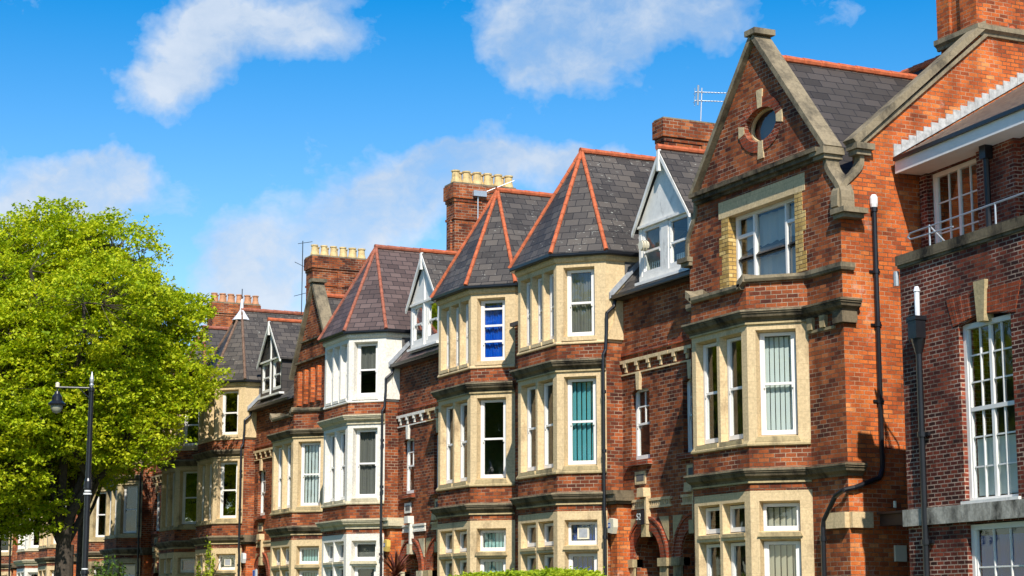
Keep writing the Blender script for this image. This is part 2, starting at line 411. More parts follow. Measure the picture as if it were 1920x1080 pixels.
def sash(fr, u0, u1, z0, z1, depth, parent, rails=(.5,), bars=(), bl=None, fm='paint', gm='glass', fw=.07, step=True, name='window'):
    """timber window: frame ring, meeting rails, glazing bars, pane, optional blind"""
    mb = MB(); d0, d1 = -depth-.09, -depth
    h = z1-z0
    fr.box(mb, u0, u0+fw, d0, d1, z0, z1); fr.box(mb, u1-fw, u1, d0, d1, z0, z1)
    fr.box(mb, u0+fw, u1-fw, d0, d1, z1-fw, z1); fr.box(mb, u0+fw, u1-fw, d0, d1, z0, z0+fw*1.5)
    for i, r in enumerate(rails):
        zr = z0+h*r; fr.box(mb, u0+fw, u1-fw, d0+.01, d1-.015, zr-.03, zr+.03)
    if step and rails:      # sash horns and the proud upper stiles
        zr = z0+h*rails[0]
        for a in (u0+fw, u1-fw-.04):
            fr.box(mb, a, a+.04, d0+.02, d1-.01, zr+.03, z1-fw)
            fr.box(mb, a, a+.035, d1-.01, d1+.012, zr-.1, zr-.03)
            fr.box(mb, a, a+.04, d0+.01, d1-.035, z0+fw*1.5, zr-.03)
    for (kind, a, b, c) in bars:   # ('v', frac, zfrac0, zfrac1) or ('h', frac, ufrac0, ufrac1)
        if kind == 'v':
            u = u0+(u1-u0)*a; fr.box(mb, u-.017, u+.017, d0+.03, d1-.03, z0+h*b, z0+h*c)
        else:
            z = z0+h*a; fr.box(mb, u0+(u1-u0)*b, u0+(u1-u0)*c, d0+.032, d1-.028, z-.017, z+.017)
    o = mb.build(name, M[fm], parent)
    g1 = MB(); e = .004
    g1.poly([fr.p(u0+fw*.7, -depth-.055, z0+.05), fr.p(u1-fw*.7, -depth-.055, z0+.05), fr.p(u1-fw*.7, -depth-.055, z1-.05), fr.p(u0+fw*.7, -depth-.055, z1-.05)])
    g1.build('pane', M[gm], o)
    if bl:
        style, mat, lo, hi = bl
        blind(fr, u0+fw, u1-fw, z0+.08+(h-.16)*lo, z0+.08+(h-.16)*hi, -depth-.17, style, M[mat], o)
    return o

def hiptiles(mb, p, q, r=.095, L=.36, flat=False):
    p = Vector(p); q = Vector(q); d = q-p; n = max(1, int(d.length/L)); d = d/n
    for i in range(n):
        a = p+d*i; b = a+d*1.02
        mb.tube(a+Vector((0, 0, .0)), b, r*1.0, r*.86, n=9)

def chimney(parent, x0, x1, y0, y1, z0, z1, npots, mat='brick', pot='pot', rot=1, potrows=2, flat=False, label=None):
    mb = MB(); cx, cy = (x0+x1)/2, (y0+y1)/2
    mb.wbox(x0, x1, y0, y1, z0, z1-1.25)
    mb.wbox(x0-.04, x1+.04, y0-.04, y1+.04, z1-1.25, z1-1.17)
    mb.wbox(x0-.005, x1+.005, y0-.005, y1+.005, z1-1.17, z1-.62)
    mb.wbox(x0+.02-.06, x1+.04, y0-.04, y1+.04, z1-.62, z1-.5)
    mb.wbox(x0-.09, x1+.09, y0-.09, y1+.09, z1-.5, z1)
    for k in range(3):      # raised brick strips
        yy = y0+(y1-y0)*(k+.5)/3 if k else y0+.12
        if k == 0: mb.wbox(x0+.2, x1-.2, y0-.07, y0, z0, z1-1.25)
        else: mb.wbox(x1, x1+.06, yy-.1, yy+.1, z0, z1-.62)
    c = mb.build('chimney', M[mat], parent)
    cap = MB(); cap.wbox(x0-.06, x1+.06, y0-.06, y1+.06, z1, z1+(.07 if not flat else .05)); cap.build('chimney_cap', M['coping'], c)
    if not flat:
        for r_ in range(potrows):
            n = npots if r_ == 0 else npots-1
            for i in range(n):
                yy = y0+.12+(y1-y0-.24)*(i+(.0 if r_ == 0 else .5))/(npots-1)
                xx = x1-.2 if r_ == 0 else x0+.22
                s_ = random.uniform(.92, 1.06)
                pm = MB(); pm.lathe((xx, yy, z1+.06), [(.19*s_, 0), (.18*s_, .08), (.145*s_, .2), (.135*s_, .40), (.165*s_, .42), (.165*s_, .47), (.12, .47), (.11, .3)], 12)
                pm.build('chimney_pot', M[pot], c, smooth=False)
    return c

# ------------------------------------------------------------------ ground
YB, YM, YE = 23.5, 24.5, 25.0
def flat(name, x0, x1, y0, y1, z, mat):
    mb = MB(); mb.poly([(x0, y0, z), (x1, y0, z), (x1, y1, z), (x0, y1, z)])
    return tagp(mb.build(name, mat), kind='structure')
flat('ground', -3000, 3000, -3000, 3000, -.02, M['lawn'])
flat('road', -400, 200, 1.6, 9.2, -.012, M['asphalt'])
for (a, b) in ((-1.6, 1.6), (9.2, 12.6)):
    mb = MB(); mb.wbox(-400, 200, a, b, -.015, .10); tagp(mb.build('pavement', M['paving']), kind='structure')
mb = MB(); mb.wbox(-400, 200, 1.6, 1.75, -.01, .106); mb.wbox(-400, 200, 9.05, 9.2, -.01, .106); tagp(mb.build('kerb', M['kerb']), kind='structure')
mb = MB()
for k in range(60): mb.wbox(-240+k*5, -238+k*5, 5.35, 5.45, -.011, -.004)
tagp(mb.build('road_marking', M['white_plastic']), kind='structure')

# ------------------------------------------------------------------ terrace
S2 = math.sqrt(.5)
CORN = [(0, 0), (.05, .0), (.07, .05), (.16, .11), (.19, .18), (.21, .185), (.21, .225), (.0, .235)]
CEDGE = [(0, .235), (.235, .225), (.235, .27), (.0, .30)]
def prof(pts, z, s_=1): return [(d, z+q*s_) for d, q in pts]
def bayframes(cx, dep=1.0):
    fl = (cx-1.225, YB); frr = (cx+1.225, YB); rc = (cx+1.225+dep, YB+dep); lc = (cx-1.225-dep, YB+dep)
    return fl, frr, rc, lc

def door_bay(h, xc, zs, party_side, num=None):
    """the porch behind an arch"""
    mb = MB(); fe = F((xc, YE), (1, 0))
    fe.box(mb, -.7, -.66, -1.6, -.02, 0, 4.2); fe.box(mb, .66, .7, -1.6, -.02, 0, 4.2); fe.box(mb, -.7, .7, -1.64, -1.6, 0, 4.2); fe.box(mb, -.7, .7, -1.6, -.02, 4.2, 4.24)
    mb.build('porch', M['brick'], h)
    d = MB(); fe.box(d, -.5, .5, -1.59, -1.52, .5, 2.9); fe.box(d, -.4, -.05, -1.52, -1.5, .7, 1.6); fe.box(d, .05, .4, -1.52, -1.5, .7, 1.6)
    fe.box(d, -.4, -.05, -1.52, -1.5, 1.75, 2.75); fe.box(d, .05, .4, -1.52, -1.5, 1.75, 2.75)
    dd = d.build('door', M['wood'], h)

def gutter(h, path, z, r=.07):
    mb = MB(); mb.sweep(path, [(0, z), (.13, z), (.15, z+.03), (.15, z+.11), (.0, z+.11)]); return mb.build('gutter', M['black'], h)

def house(name, label, cx, xl, xr, kind, ent, sm='stone', cm='cornice', roof='slate', tile='tile', blinds={}, detail=True, gm={}, group=None, alarm=None, dormer=None, wm=None):
    h = empty(name, (cx, YM, 0), label, 'house', group)
    st, cn = M[sm], M[cm]; wm = wm or sm
    fl, frr, rc, lc = bayframes(cx)
    FF = F(fl, (1, 0)); FR_ = F(frr, (1, 1)); FL_ = F(lc, (1, -1))
    bpath = [lc, fl, frr, rc]
    Lc = math.sqrt(2)
    # interior back walls and side walls (dark rooms behind the glass)
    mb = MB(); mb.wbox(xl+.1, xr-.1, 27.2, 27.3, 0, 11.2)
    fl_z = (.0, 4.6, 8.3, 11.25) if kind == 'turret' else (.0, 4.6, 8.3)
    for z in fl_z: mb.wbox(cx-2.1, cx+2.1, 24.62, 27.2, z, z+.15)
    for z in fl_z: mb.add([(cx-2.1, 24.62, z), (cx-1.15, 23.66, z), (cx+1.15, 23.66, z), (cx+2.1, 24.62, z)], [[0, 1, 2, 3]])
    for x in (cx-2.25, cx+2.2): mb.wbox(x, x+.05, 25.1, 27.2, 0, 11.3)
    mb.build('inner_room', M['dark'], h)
    # brick bands of the bay
    mb = MB()
    bands = [(0, .9), (4.36, 4.62), (4.86, 5.38)]
    bands.append((8.5, 8.93) if kind == 'turret' else (8.5, 9.14))
    for a, b in bands:
        mb = MB(); mb.sweep(bpath, [(0, a), (0, b), (-.3, b), (-.3, a)]); mb.build('bay_brickwork', M['brick'], h)
    # stone storeys
    def storey(nm, z0, z1, fh, ch, ret=False):
        mb = MB(); dp = .26
        FF.panel(mb, rect(0, 2.45, z0, z1), [rect(*q) for q in fh])
        for q in fh: FF.reveal(mb, rect(*q), inset(rect(*q), .035), 0, -.21)
        FR_.panel(mb, rect(0, Lc, z0, z1), [rect(*q) for q in ch])
        for q in ch: FR_.reveal(mb, rect(*q), inset(rect(*q), .05), 0, -dp)
        FL_.panel(mb, rect(0, Lc, z0, z1), [])
        if ret:
            F(rc, (0, 1)).panel(mb, rect(0, 3.2, z0, z1), []); F((lc[0], lc[1]+3.2), (0, -1)).panel(mb, rect(0, 3.2, z0, z1), [])
        mb.build(nm, M[wm] if ret else st, h)
    g_f = [(.17, 1.13, .95, 3.28), (1.25, 2.21, .95, 3.28), (.17, 1.13, 3.43, 4.13), (1.25, 2.21, 3.43, 4.13)]
    g_c = [(.20, 1.13, .95, 3.28), (.20, 1.13, 3.43, 4.13)]
    storey('ground_bay_stonework', .9, 4.37, g_f, g_c)
    f_f = [(.17, 1.13, 5.55, 8.02), (1.25, 2.21, 5.55, 8.02)]; f_c = [(.20, 1.13, 5.58, 8.02)]
    storey('first_bay_stonework', 5.38, 8.2, f_f, f_c)
    # projecting sills and chamfered stops
    mb = MB(); mb.sweep(bpath, [(0, 5.36), (.06, 5.38), (.06, 5.42), (0, 5.5)])
    mb.sweep(bpath, [(0, 3.33), (.035, 3.34), (.035, 3.38), (0, 3.42)]) if False else None
    for q in f_f: FF.prism(mb, [(q[0]-.02, q[2]-.1), (q[1]+.02, q[2]-.1), (q[1], q[2]), (q[0], q[2])], -.2, .045)
    for q in f_c: FR_.prism(mb, [(q[0]-.06, q[2]-.12), (q[1]+.06, q[2]-.12), (q[1], q[2]+.0), (q[0], q[2]+.0)], -.2, .04)
    for q in (g_c[1],): FR_.prism(mb, [(q[0]-.05, q[2]-.1), (q[1]+.05, q[2]-.1), (q[1], q[2]), (q[0], q[2])], -.2, .05)
    for q in g_f[2:]: FF.prism(mb, [(q[0], q[2]-.08), (q[1], q[2]-.08), (q[1], q[2]), (q[0], q[2])], -.2, .03)
    mb.build('sill', M['stone_old'] if sm != 'white_stone' else M['white_cornice'], h)
    # cornices
    xs = xr if ent == 'L' else xl
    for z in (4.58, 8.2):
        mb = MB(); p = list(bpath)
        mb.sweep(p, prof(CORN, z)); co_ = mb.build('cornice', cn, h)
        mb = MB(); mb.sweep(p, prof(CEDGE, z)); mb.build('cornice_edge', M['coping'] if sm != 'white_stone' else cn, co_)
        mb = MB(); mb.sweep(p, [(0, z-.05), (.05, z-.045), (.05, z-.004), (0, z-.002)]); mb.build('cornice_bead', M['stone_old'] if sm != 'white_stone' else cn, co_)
    # windows
    B = lambda k: blinds.get(k)
    G = lambda k: gm.get(k, 'glass')
    for i, q in enumerate(f_f): sash(FF, q[0]+.05, q[1]-.05, q[2]+.05, q[3]-.05, .18, h, bl=B('f1f'), gm=G('f'))
    q = f_c[0]; sash(FR_, q[0]+.05, q[1]-.05, q[2]+.05, q[3]-.05, .2, h, bl=B('f1c'), gm=G('c'), fw=.07)
    for i, q in enumerate(g_f): sash(FF, q[0]+.05, q[1]-.05, q[2]+.05, q[3]-.05, .18, h, rails=(.5,) if i < 2 else (), bl=B('g0f'), gm=G('f'))
    for i, q in enumerate(g_c): sash(FR_, q[0]+.05, q[1]-.05, q[2]+.04, q[3]-.05, .2, h, rails=(.5,) if i < 1 else (), bl=B('g0c') if i == 0 else B('g1c'), gm=G('c0'), fw=.07)
    # top of the bay
    if kind == 'turret':
        t_f = [(.16, .80, 9.1, 11.05), (.90, 1.54, 9.1, 11.05), (1.64, 2.28, 9.1, 11.05)]; t_c = [(.20, 1.10, 9.12, 11.05)]
        storey('turret_stonework', 8.92, 11.36, t_f, t_c, True)
        mb = MB(); bp = [(lc[0], lc[1]+3), lc, fl, frr, rc, (rc[0], rc[1]+3)]
        mb.sweep(bpath, [(0, 8.9), (.04, 8.92), (.04, 8.95), (0, 9.0)])
        for q in t_f: FF.prism(mb, [(q[0]-.02, q[2]-.1), (q[1]+.02, q[2]-.1), (q[1], q[2]), (q[0], q[2])], -.2, .04)
        q = t_c[0]; FR_.prism(mb, [(q[0]-.06, q[2]-.12), (q[1]+.06, q[2]-.12), (q[1], q[2]), (q[0], q[2])], -.2, .04)
        mb.sweep(bp, [(0, 11.18), (.05, 11.2), (.09, 11.26), (.09, 11.34), (0, 11.38)])
        mb.build('turret_moulding', st, h)
        for q in t_f: sash(FF, q[0]+.04, q[1]-.04, q[2]+.05, q[3]-.05, .18, h, bl=B('t2f'), gm=G('f'))
        q = t_c[0]; sash(FR_, q[0]+.05, q[1]-.05, q[2]+.04, q[3]-.05, .2, h, bl=B('t2c'), gm=G('t'), fw=.07, rails=blinds.get('t2r', (.5,)))
        # octagonal slate roof
        o_ = .23; k = .23*math.tan(R(22.5))
        e = [(lc[0]-o_, 29.3), (lc[0]-o_, lc[1]-k+.0), (fl[0]-k, fl[1]-o_), (frr[0]+k, frr[1]-o_), (rc[0]+o_, rc[1]-k), (rc[0]+o_, 29.3)]
        E_ = [Vector((x, y, 11.42)) for x, y in e]; ap = Vector((cx, 24.95, 14.78)); rg = Vector((cx, 29.4, 14.78))
        mb = MB()
        for t in ((E_[1], E_[2], ap), (E_[2], E_[3], ap), (E_[3], E_[4], ap)): mb.poly(t)
        mb.poly([E_[4], E_[5], rg, ap]); mb.poly([E_[0], E_[1], ap, rg])
        mb.poly([E_[0], E_[5], E_[4], E_[3], E_[2], E_[1]])
        rf = mb.build('turret_roof', M[roof], h)
        dz = Vector((0, 0, .02))
        for q in (1, 2, 3, 4):
            mb = MB(); hiptiles(mb, E_[q]+dz, ap+dz, .065, .34); mb.build('hip_tile', M['tile_grey' if dormer == 'spire' else tile], rf)
        mb = MB()
        hiptiles(mb, ap+Vector((0, -.05, .03)), rg+dz, .10, .46)
        mb.build('ridge_tile', M[tile], rf)
        gutter(h, [(x, y+.0) for x, y in ((lc[0]-.1, 26.2), (lc[0]-.1, lc[1]), (fl[0], fl[1]-.1), (frr[0], frr[1]-.1), (rc[0]+.1, rc[1]), (rc[0]+.1, 26.2))], 11.33)
        if dormer == 'spire':
            mb = MB(); mb.lathe(ap+Vector((0, 0, -.45)), [(.42, 0), (.2, .28), (.09, .45), (.06, .85), (.02, .95)], 10); mb.build('spire_cap', M['leadwhite'], rf)
            mb = MB(); mb.tube(ap+Vector((0, 0, .4)), ap+Vector((0, 0, .95)), .02); mb.build('finial', M['black'], rf)
    # flat wall on the far side of the bay from the entrance
    wl = MB()
    if ent == 'R': a, b = xl, lc[0]
    else: a, b = rc[0], xr
    top = 10.15 if kind == 'turret' else 9.0
    wl.wbox(a+.002, b+(.1 if ent == 'R' else 0)-.002, YM, YM+.3, 0, top) if kind == 'turret' else None
    # entrance wall
    if ent == 'R': e0, e1 = rc[0]-.02, xr; ac = e0+1.34; wc = e0+1.0
    else: e0, e1 = xl, lc[0]+.02; ac = xl+1.16; wc = xl+1.09
    if name == 'corner_gabled_house': pass
    gl_ = None
    if kind == 'gable':
        gl_ = (lc[0]-.72)       # left edge of the gabled wall, proud of the entrance wall
        if ent == 'L': e1 = gl_+.0
    fe = F((0, YE), (1, 0))
    holes = [archhole(ac-.68, ac+.68, .3, 3.05, .72, 14), archhole(wc-.48, wc+.48, 5.68, 7.45, .14, 8)]
    sides = MB()
    hh = [x for x in holes]
    fe.panel(wl, rect(e0, e1, 0, 10.2), hh)
    for q in hh: fe.reveal(wl, q, q, 0, -.28)
    if kind == 'turret':
        xx = e0 if ent == 'R' else e1
        wl.wbox(min(xx, xx), xx+.002, YM, YE, 0, 10.2)
    ob = wl.build('front_wall', M['brick'], h)
    door_bay(h, ac, 3.05, ent)
    # arch ring
    mb = MB(); n = 18
    for i in range(n):
        t0, t1 = math.pi*i/n, math.pi*(i+1)/n
        pl = [(ac+.70*math.cos(t0), 3.05+.74*math.sin(t0)), (ac+1.02*math.cos(t0), 3.05+1.04*math.sin(t0)), (ac+1.02*math.cos(t1), 3.05+1.04*math.sin(t1)), (ac+.70*math.cos(t1), 3.05+.74*math.sin(t1))]
        pl = [(min(max(u, e0+.01), e1-.01), z) for u, z in pl]
        fe.prism(mb, pl, -.2, .05+.004*(i % 2))
    for i in range(n):
        t0, t1 = math.pi*i/n, math.pi*(i+1)/n
        pl = [(ac+1.02*math.cos(t0), 3.05+1.04*math.sin(t0)), (ac+1.09*math.cos(t0), 3.05+1.11*math.sin(t0)), (ac+1.09*math.cos(t1), 3.05+1.11*math.sin(t1)), (ac+1.02*math.cos(t1), 3.05+1.04*math.sin(t1))]
        pl = [(min(max(u, e0+.01), e1-.01), z) for u, z in pl]
        fe.prism(mb, pl, -.01, .085)
    mb.build('door_arch', M['brick_arch'], h)
    if detail:
        s2 = MB()   # stonework on the entrance wall: imposts, hood, keystones, panel, frieze
        e0_, e1_ = e0+.03, e1-.002
        fe.box(s2, max(e0_, ac-1.12), ac-.66, -.2, .12, 2.84, 3.05); fe.box(s2, max(e0_, ac-1.06), ac-.68, -.2, .06, 0, 2.84)
        fe.box(s2, ac+.66, min(e1_, ac+1.12), -.2, .12, 2.84, 3.05); fe.box(s2, ac+.68, min(e1_, ac+1.06), -.2, .06, 0, 2.84)
        fe.box(s2, ac-.13, ac+.13, -.05, .14, 3.62, 3.96)                      # arch keystone
        for sx in (-1, 1):
            pl = [(ac+sx*1.1, 4.12), (ac+sx*.62, 4.12), (ac+sx*1.1, 3.5)]
            if e0_ < ac+sx*1.1 < e1_: fe.prism(s2, pl, -.01, .03)
        s2.build('porch_stonework', M['stone_old'] if sm != 'white_stone' else M['white_cornice'], h)
        s3 = MB()
        fe.box(s3, e0_+.5, e1_, -.01, .07, 4.55, 4.62); fe.box(s3, e0_+.5, e1_, -.01, .05, 4.36, 4.42)
        k = 0; x = e0_+.55
        while x < e1_-.06: fe.box(s3, x, x+.05, -.01, .045, 4.42, 4.55); x += .1
        s6 = MB(); fe.prism(s6, [(ac-.22, 4.66), (ac+.16, 4.66), (ac+.13, 4.9), (ac-.19, 4.9)], -.01, .22)         # hood
        fe.box(s6, ac+.05, ac+.15, -.01, .14, 3.95, 4.66); s6.build('door_hood', st, h)
        s7 = MB(); fe.box(s7, wc-.3, wc+.27, -.01, .03, 5.02, 5.36); s7.build('vent_surround', st, h)
        s3.build('dentil_course', st, h); s3 = MB(); s8 = MB()
        fe.prism(s8, [(wc-.07, 7.54), (wc+.07, 7.54), (wc+.11, 8.02), (wc-.11, 8.02)], -.01, .09)
        s8.build('keystone', st, h); s9 = MB(); fe.box(s9, e0_, e1_, -.01, .05, 8.0, 8.04); s9.build('string_moulding', st, h)
        fe.box(s3, e0_+.0, e1_, -.01, .09, 8.32, 8.41)
        x = e0_+.25
        while x < e1_-.2:
            sb = MB(); fe.prism(sb, [(x-.045, 8.08), (x+.045, 8.08), (x+.07, 8.318), (x-.07, 8.318)], -.01, .05)
            fe.box(sb, x-.07, x+.07, .05, .09, 8.21, 8.318); sb.build('frieze_bracket', st, h); x += .63
        s3.build('frieze', st, h)
        s4 = MB()
        fe.box(s4, e0_, e1_, -.01, .05, 8.54, 8.64); s5 = MB(); fe.box(s5, wc-.62, wc+.6, -.01, .14, 5.52, 5.64); s5.build('brick_sill', M['brick_arch'], h)
        # vent slots
        s4.build('brick_string', M['brick_arch'], h)
        s5 = MB(); fe.box(s5, wc-.21, wc+.19, .03, .034, 5.1, 5.28); s5.build('air_vent', M['dark'], h)
    bars = (('v', .5, .5, .96), ('h', .75, .08, .92)) if detail else ()
    sash(fe, wc-.46, wc+.46, 5.7, 7.58, .12, h, bars=bars, bl=B('e'), gm=G('e'), fw=.07)
    # brick buttress and drain pipe by the bay on the entrance side
    if ent == 'R':
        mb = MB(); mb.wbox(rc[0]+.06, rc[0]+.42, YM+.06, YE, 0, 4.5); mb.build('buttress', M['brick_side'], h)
        mb = MB(); mb.wbox(rc[0]+.02, rc[0]+.52, YM-.02, YE, 4.52, 4.6); mb.wbox(rc[0]+.04, rc[0]+.60, YM-.08, YE, 4.6, 4.78); mb.wbox(rc[0]+.02, rc[0]+.55, YM-.12, YE, 4.78, 4.88); mb.build('buttress_cap', cn, h)
        x = rc[0]+.12; y = YM-.02
        mb = MB(); mb.path([(x-.05, 24.78, 10.15), (x-.03, 24.7, 9.9), (x, y-.02, 9.7), (x, y-.02, 9.3), (x, y-.06, 8.7), (x, y-.14, 8.55), (x, y-.14, 4.3), (x, y-.12, 4.1), (x, y-.12, 0)], .048)
        for z in (7.5, 5.9, 3.6, 2.2): mb.tube((x, y-.13, z), (x, y-.13, z+.09), .07)
        mb.build('drainpipe', M['black'], h)
        mb = MB(); F((rc[0], YM), (0, 1)).prism(mb, [(.0, 9.0), (.5, 9.0), (.5, 10.1), (.3, 10.1), (.22, 9.5)], -.02, .08); mb.build('eaves_corbel', st, h)
        if alarm:
            mb = MB(); ax, az = rc[0]+.30, 3.95
            fe2 = F((ax, YM+.06), (1, 0)); fe2.prism(mb, [(-.15, -.18+az), (.1, -.22+az), (.17, -.05+az), (.17, .16+az), (-.05, .2+az), (-.15, .12+az)], 0, .14)
            ao = mb.build(alarm[0], M[alarm[1]], h)
            if alarm[0] == 'alarm_box':
                mb = MB(); fe2.box(mb, -.12, .0, .141, .146, az-.06, az+.07); mb.build('alarm_badge', M['blue_ink'], ao)
                mb = MB(); fe2.box(mb, -.09, -.03, .147, .15, az-.03, az+.04); mb.build('alarm_badge_mark', M['white_plastic'], ao)
    # main roof
    m0, m1 = xl, xr
    mb = MB()
    y0, z0, y1, z1 = 24.7, 10.12, 29.6, 15.3
    if ent == 'R' and kind == 'turret': fr0 = xl
    mb.poly([(m0, y0, z0), (m1, y0, z0), (m1, y1, z1), (m0, y1, z1)])
    mb.poly([(m0, y1, z1), (m1, y1, z1), (m1, 35, 9.8), (m0, 35, 9.8)])
    mb.poly([(m0, y0, z0-.04), (m0, 35, z0-.04), (m1, 35, z0-.04), (m1, y0, z0-.04)])
    mr = mb.build('main_roof', M[roof], h)
    mb = MB(); hiptiles(mb, (m0, y1, z1+.02), (m1, y1, z1+.02), .12, .46); mb.build('ridge_tile', M[tile], mr)
    mb = MB(); mb.wbox(m0+.01, m1-.01, 34.6, 34.9, 0, 9.78); mb.build('rear_wall', M['brick'], h)
    if ent == 'R': gutter(h, [(e0+.05, YE-.22), (e1, YE-.22)], 10.1); gutter(h, [(xl, YM-.05), (lc[0]-.05, YM-.05)], 10.1)
    else: gutter(h, [(e0, YE-.22), (e1-.05, YE-.22)], 10.1); gutter(h, [(rc[0]+.05, YM-.05), (xr, YM-.05)], 10.1) if kind == 'turret' else None
    if kind == 'turret':
        mb = MB(); s_ = (z1-z0)/(y1-y0)
        for xx in (rc[0]+.02,):
            F((xx, 0), (0, 1)).prism(mb, [(24.6, 10.12), (26.2, 10.12+1.6*s_), (26.2, 10.3+1.6*s_), (24.6, 10.3)], -.02, .05)
        mb.build('lead_flashing', M['lead'], h)
    return h, dict(e0=e0, e1=e1, ac=ac, wc=wc, fl=fl, fr=frr, rc=rc, lc=lc)

def sweepf(t):
    t = min(1, max(0, (t-.18)/.6)); return t*t*(3-2*t)

def gable_house_top(h, cx, gl, gr, gc, zb, zt, slope, ribs=False, roof='slate_new', tile='tile', side=False, cop='coping'):
    """the tall brick gable over the bay of the gabled houses"""
    fg = F((0, YM), (1, 0)); swl, zs = (.44, zb-1.5) if not ribs else (.0, zb)
    def curve(x0, x1, z0, z1, n=12):      # swept shoulder: from the wall edge (x0,z0) to the gable foot (x1,z1)
        return [(x0+(x1-x0)*sweepf(i/n), z0+(z1-z0)*i/n) for i in range(n+1)]
    left = curve(gl, gl+swl, zs, zb); right = curve(gr, gr-swl-.1, zs, zb)
    if ribs: left = [(gl, zb)]; right = [(gr, zb)]
    outer = [(gl, 0), (gr, 0)]+right+[(gc, zt)]+left[::-1]
    bw = 2.2
    holes = []; mb = MB()
    # the bay covers the lower wall: leave it open there
    outer = [(gl, 0), (cx-bw, 0), (cx-bw, 9.05), (cx+bw, 9.05), (cx+bw, 0), (gr, 0)]+right+[(gc, zt)]+left[::-1]
    if not ribs:
        win = rect(gc-1.41, gc+1.5, 9.3, 11.22); holes.append(win)
        oc = (gc+.14, 13.17); oval = [(oc[0]+.70*math.cos(2*math.pi*i/28), oc[1]+.42*math.sin(2*math.pi*i/28)) for i in range(28)]; holes.append(oval)
    else:
        ops = [rect(cx-1.35+i*.74, cx-1.35+i*.74+.40, 9.62, 10.95) for i in range(4)]; holes += ops
    fg.panel(mb, outer, holes)
    for q in holes: fg.reveal(mb, q, q, 0, -.26)
    F((gl, YE), (0, -1)).panel(mb, rect(0, .5, 0, zs), [])
    w_ = mb.build('gable_wall', M['brick'], h)
    # copings of the gable and the swept shoulders
    mb = MB()
    def strip(pts, t, d0, d1):
        n = len(pts)
        up = []
        for i, (u, z) in enumerate(pts):
            a = pts[max(0, i-1)]; b = pts[min(n-1, i+1)]; dx, dz = b[0]-a[0], b[1]-a[1]; L = math.hypot(dx, dz)
            up.append((u-dz/L*t, z+dx/L*t))
        fg.prism(mb, [*pts, *up[::-1]], d0, d1)
    strip([(gl+swl-.12, zb-.05), (gc, zt)], .13, -.34, .15)
    strip([(gc, zt), (gr-swl+.02, zb-.05)], .13, -.34, .15)
    if not ribs: strip(left, .13, -.3, .05); strip(right[::-1], .13, -.3, .05)
    fg.box(mb, gc-.2, gc+.26, -.4, .2, zt+.08, zt+.22)
    if not ribs: fg.box(mb, gr-swl-.42, gr-swl+.14, -.38, .2, zb-.16, zb-.0); fg.box(mb, gr-swl-.36, gr-swl+.08, -.36, .14, zb-.26, zb-.16)
    for x, s_ in ((gl, -1), (gr, 1)) if not ribs else ():
        fg.box(mb, x-.26+.1*s_, x+.26+.1*s_-(.0), -.5, .16, zs-.12, zs); fg.box(mb, x-.2+.06*s_, x+.2+.06*s_, -.45, .10, zs-.22, zs-.12)
    mb.build('gable_coping', M[cop], h)
    mb = MB()
    if not ribs:
        fg.box(mb, gl+swl-.05, gr-swl-.12, -.05, .24, zb-.07, zb+.03); fg.box(mb, gl+swl, gr-swl-.16, -.05, .17, zb-.17, zb-.07); fg.box(mb, gl+swl, gr-swl-.2, -.05, .08, zb-.24, zb-.17)
    else:
        fg.box(mb, gc-1.35, gc+1.35, -.05, .10, 12.06, 12.12); fg.box(mb, gc-1.85, gc+1.85, -.05, .14, 11.26, 11.33)
    mb.build('gable_string', M['cornice'], h)
    if not ribs:
        mb = MB(); fg.box(mb, win[0][0]-.42, win[1][0]+.42, -.24, .012, 11.205, 11.62); l_ = mb.build('lintel', M['stone'], h)
        mb = MB()
        for s_, x in ((-1, win[0][0]), (1, win[1][0])):
            mb = MB()
            for k in range(4):
                ww = .42 if k % 2 == 0 else .3
                a, b = (x-ww, x+.012) if s_ < 0 else (x-.012, x+ww)
                fg.box(mb, a, b, -.24, .010, 9.345+k*.465, 9.345+(k+1)*.465-.002)
            mb.build('window_quoin', M['brick_yellow'], h)
        u0, u1 = win[0][0]+.03, win[1][0]-.03; z0, z1 = 9.3, 11.2; W = u1-u0
        mb = MB(); d0, d1 = -.3, -.2; fw = .08
        fg.box(mb, u0, u0+fw, d0, d1, z0, z1); fg.box(mb, u1-fw, u1, d0, d1, z0, z1); fg.box(mb, u0+fw, u1-fw, d0, d1, z1-fw, z1); fg.box(mb, u0+fw, u1-fw, d0, d1, z0, z0+fw)
        for x in (u0+W*.29, u0+W*.77): fg.box(mb, x-.035, x+.035, d0+.005, d1+.01, z0+fw, z1-fw)
        zt_ = z1-.52; fg.box(mb, u0+fw, u0+W*.29-.035, d0+.01, d1-.005, zt_-.04, zt_+.04); fg.box(mb, u0+W*.77+.035, u1-fw, d0+.01, d1-.005, zt_-.04, zt_+.04)
        wo_ = mb.build('window', M['paint'], h)
        mb = MB(); mb.poly([fg.p(u0+.03, -.26, z0+.03), fg.p(u1-.03, -.26, z0+.03), fg.p(u1-.03, -.26, z1-.03), fg.p(u0+.03, -.26, z1-.03)]); mb.build('pane', M['glass'], wo_)
        blind(fg, u0+.06, u1-.06, z0+.1, z1-.08, -.45, 'folds', M['b_net'], wo_)
        # oval window ring
        mb = MB(); n = 40
        for i in range(n):
            t0, t1 = 2*math.pi*i/n, 2*math.pi*(i+1)/n
            def P_(t, k): return (oc[0]+(.69+k)*math.cos(t), oc[1]+(.41+k)*math.sin(t))
            fg.prism(mb, [P_(t0, 0), P_(t0, .26), P_(t1, .26), P_(t1, 0)], -.1, .02+.006*(i % 2))
        mb.build('oval_brick_ring', M['brick_arch'], h)
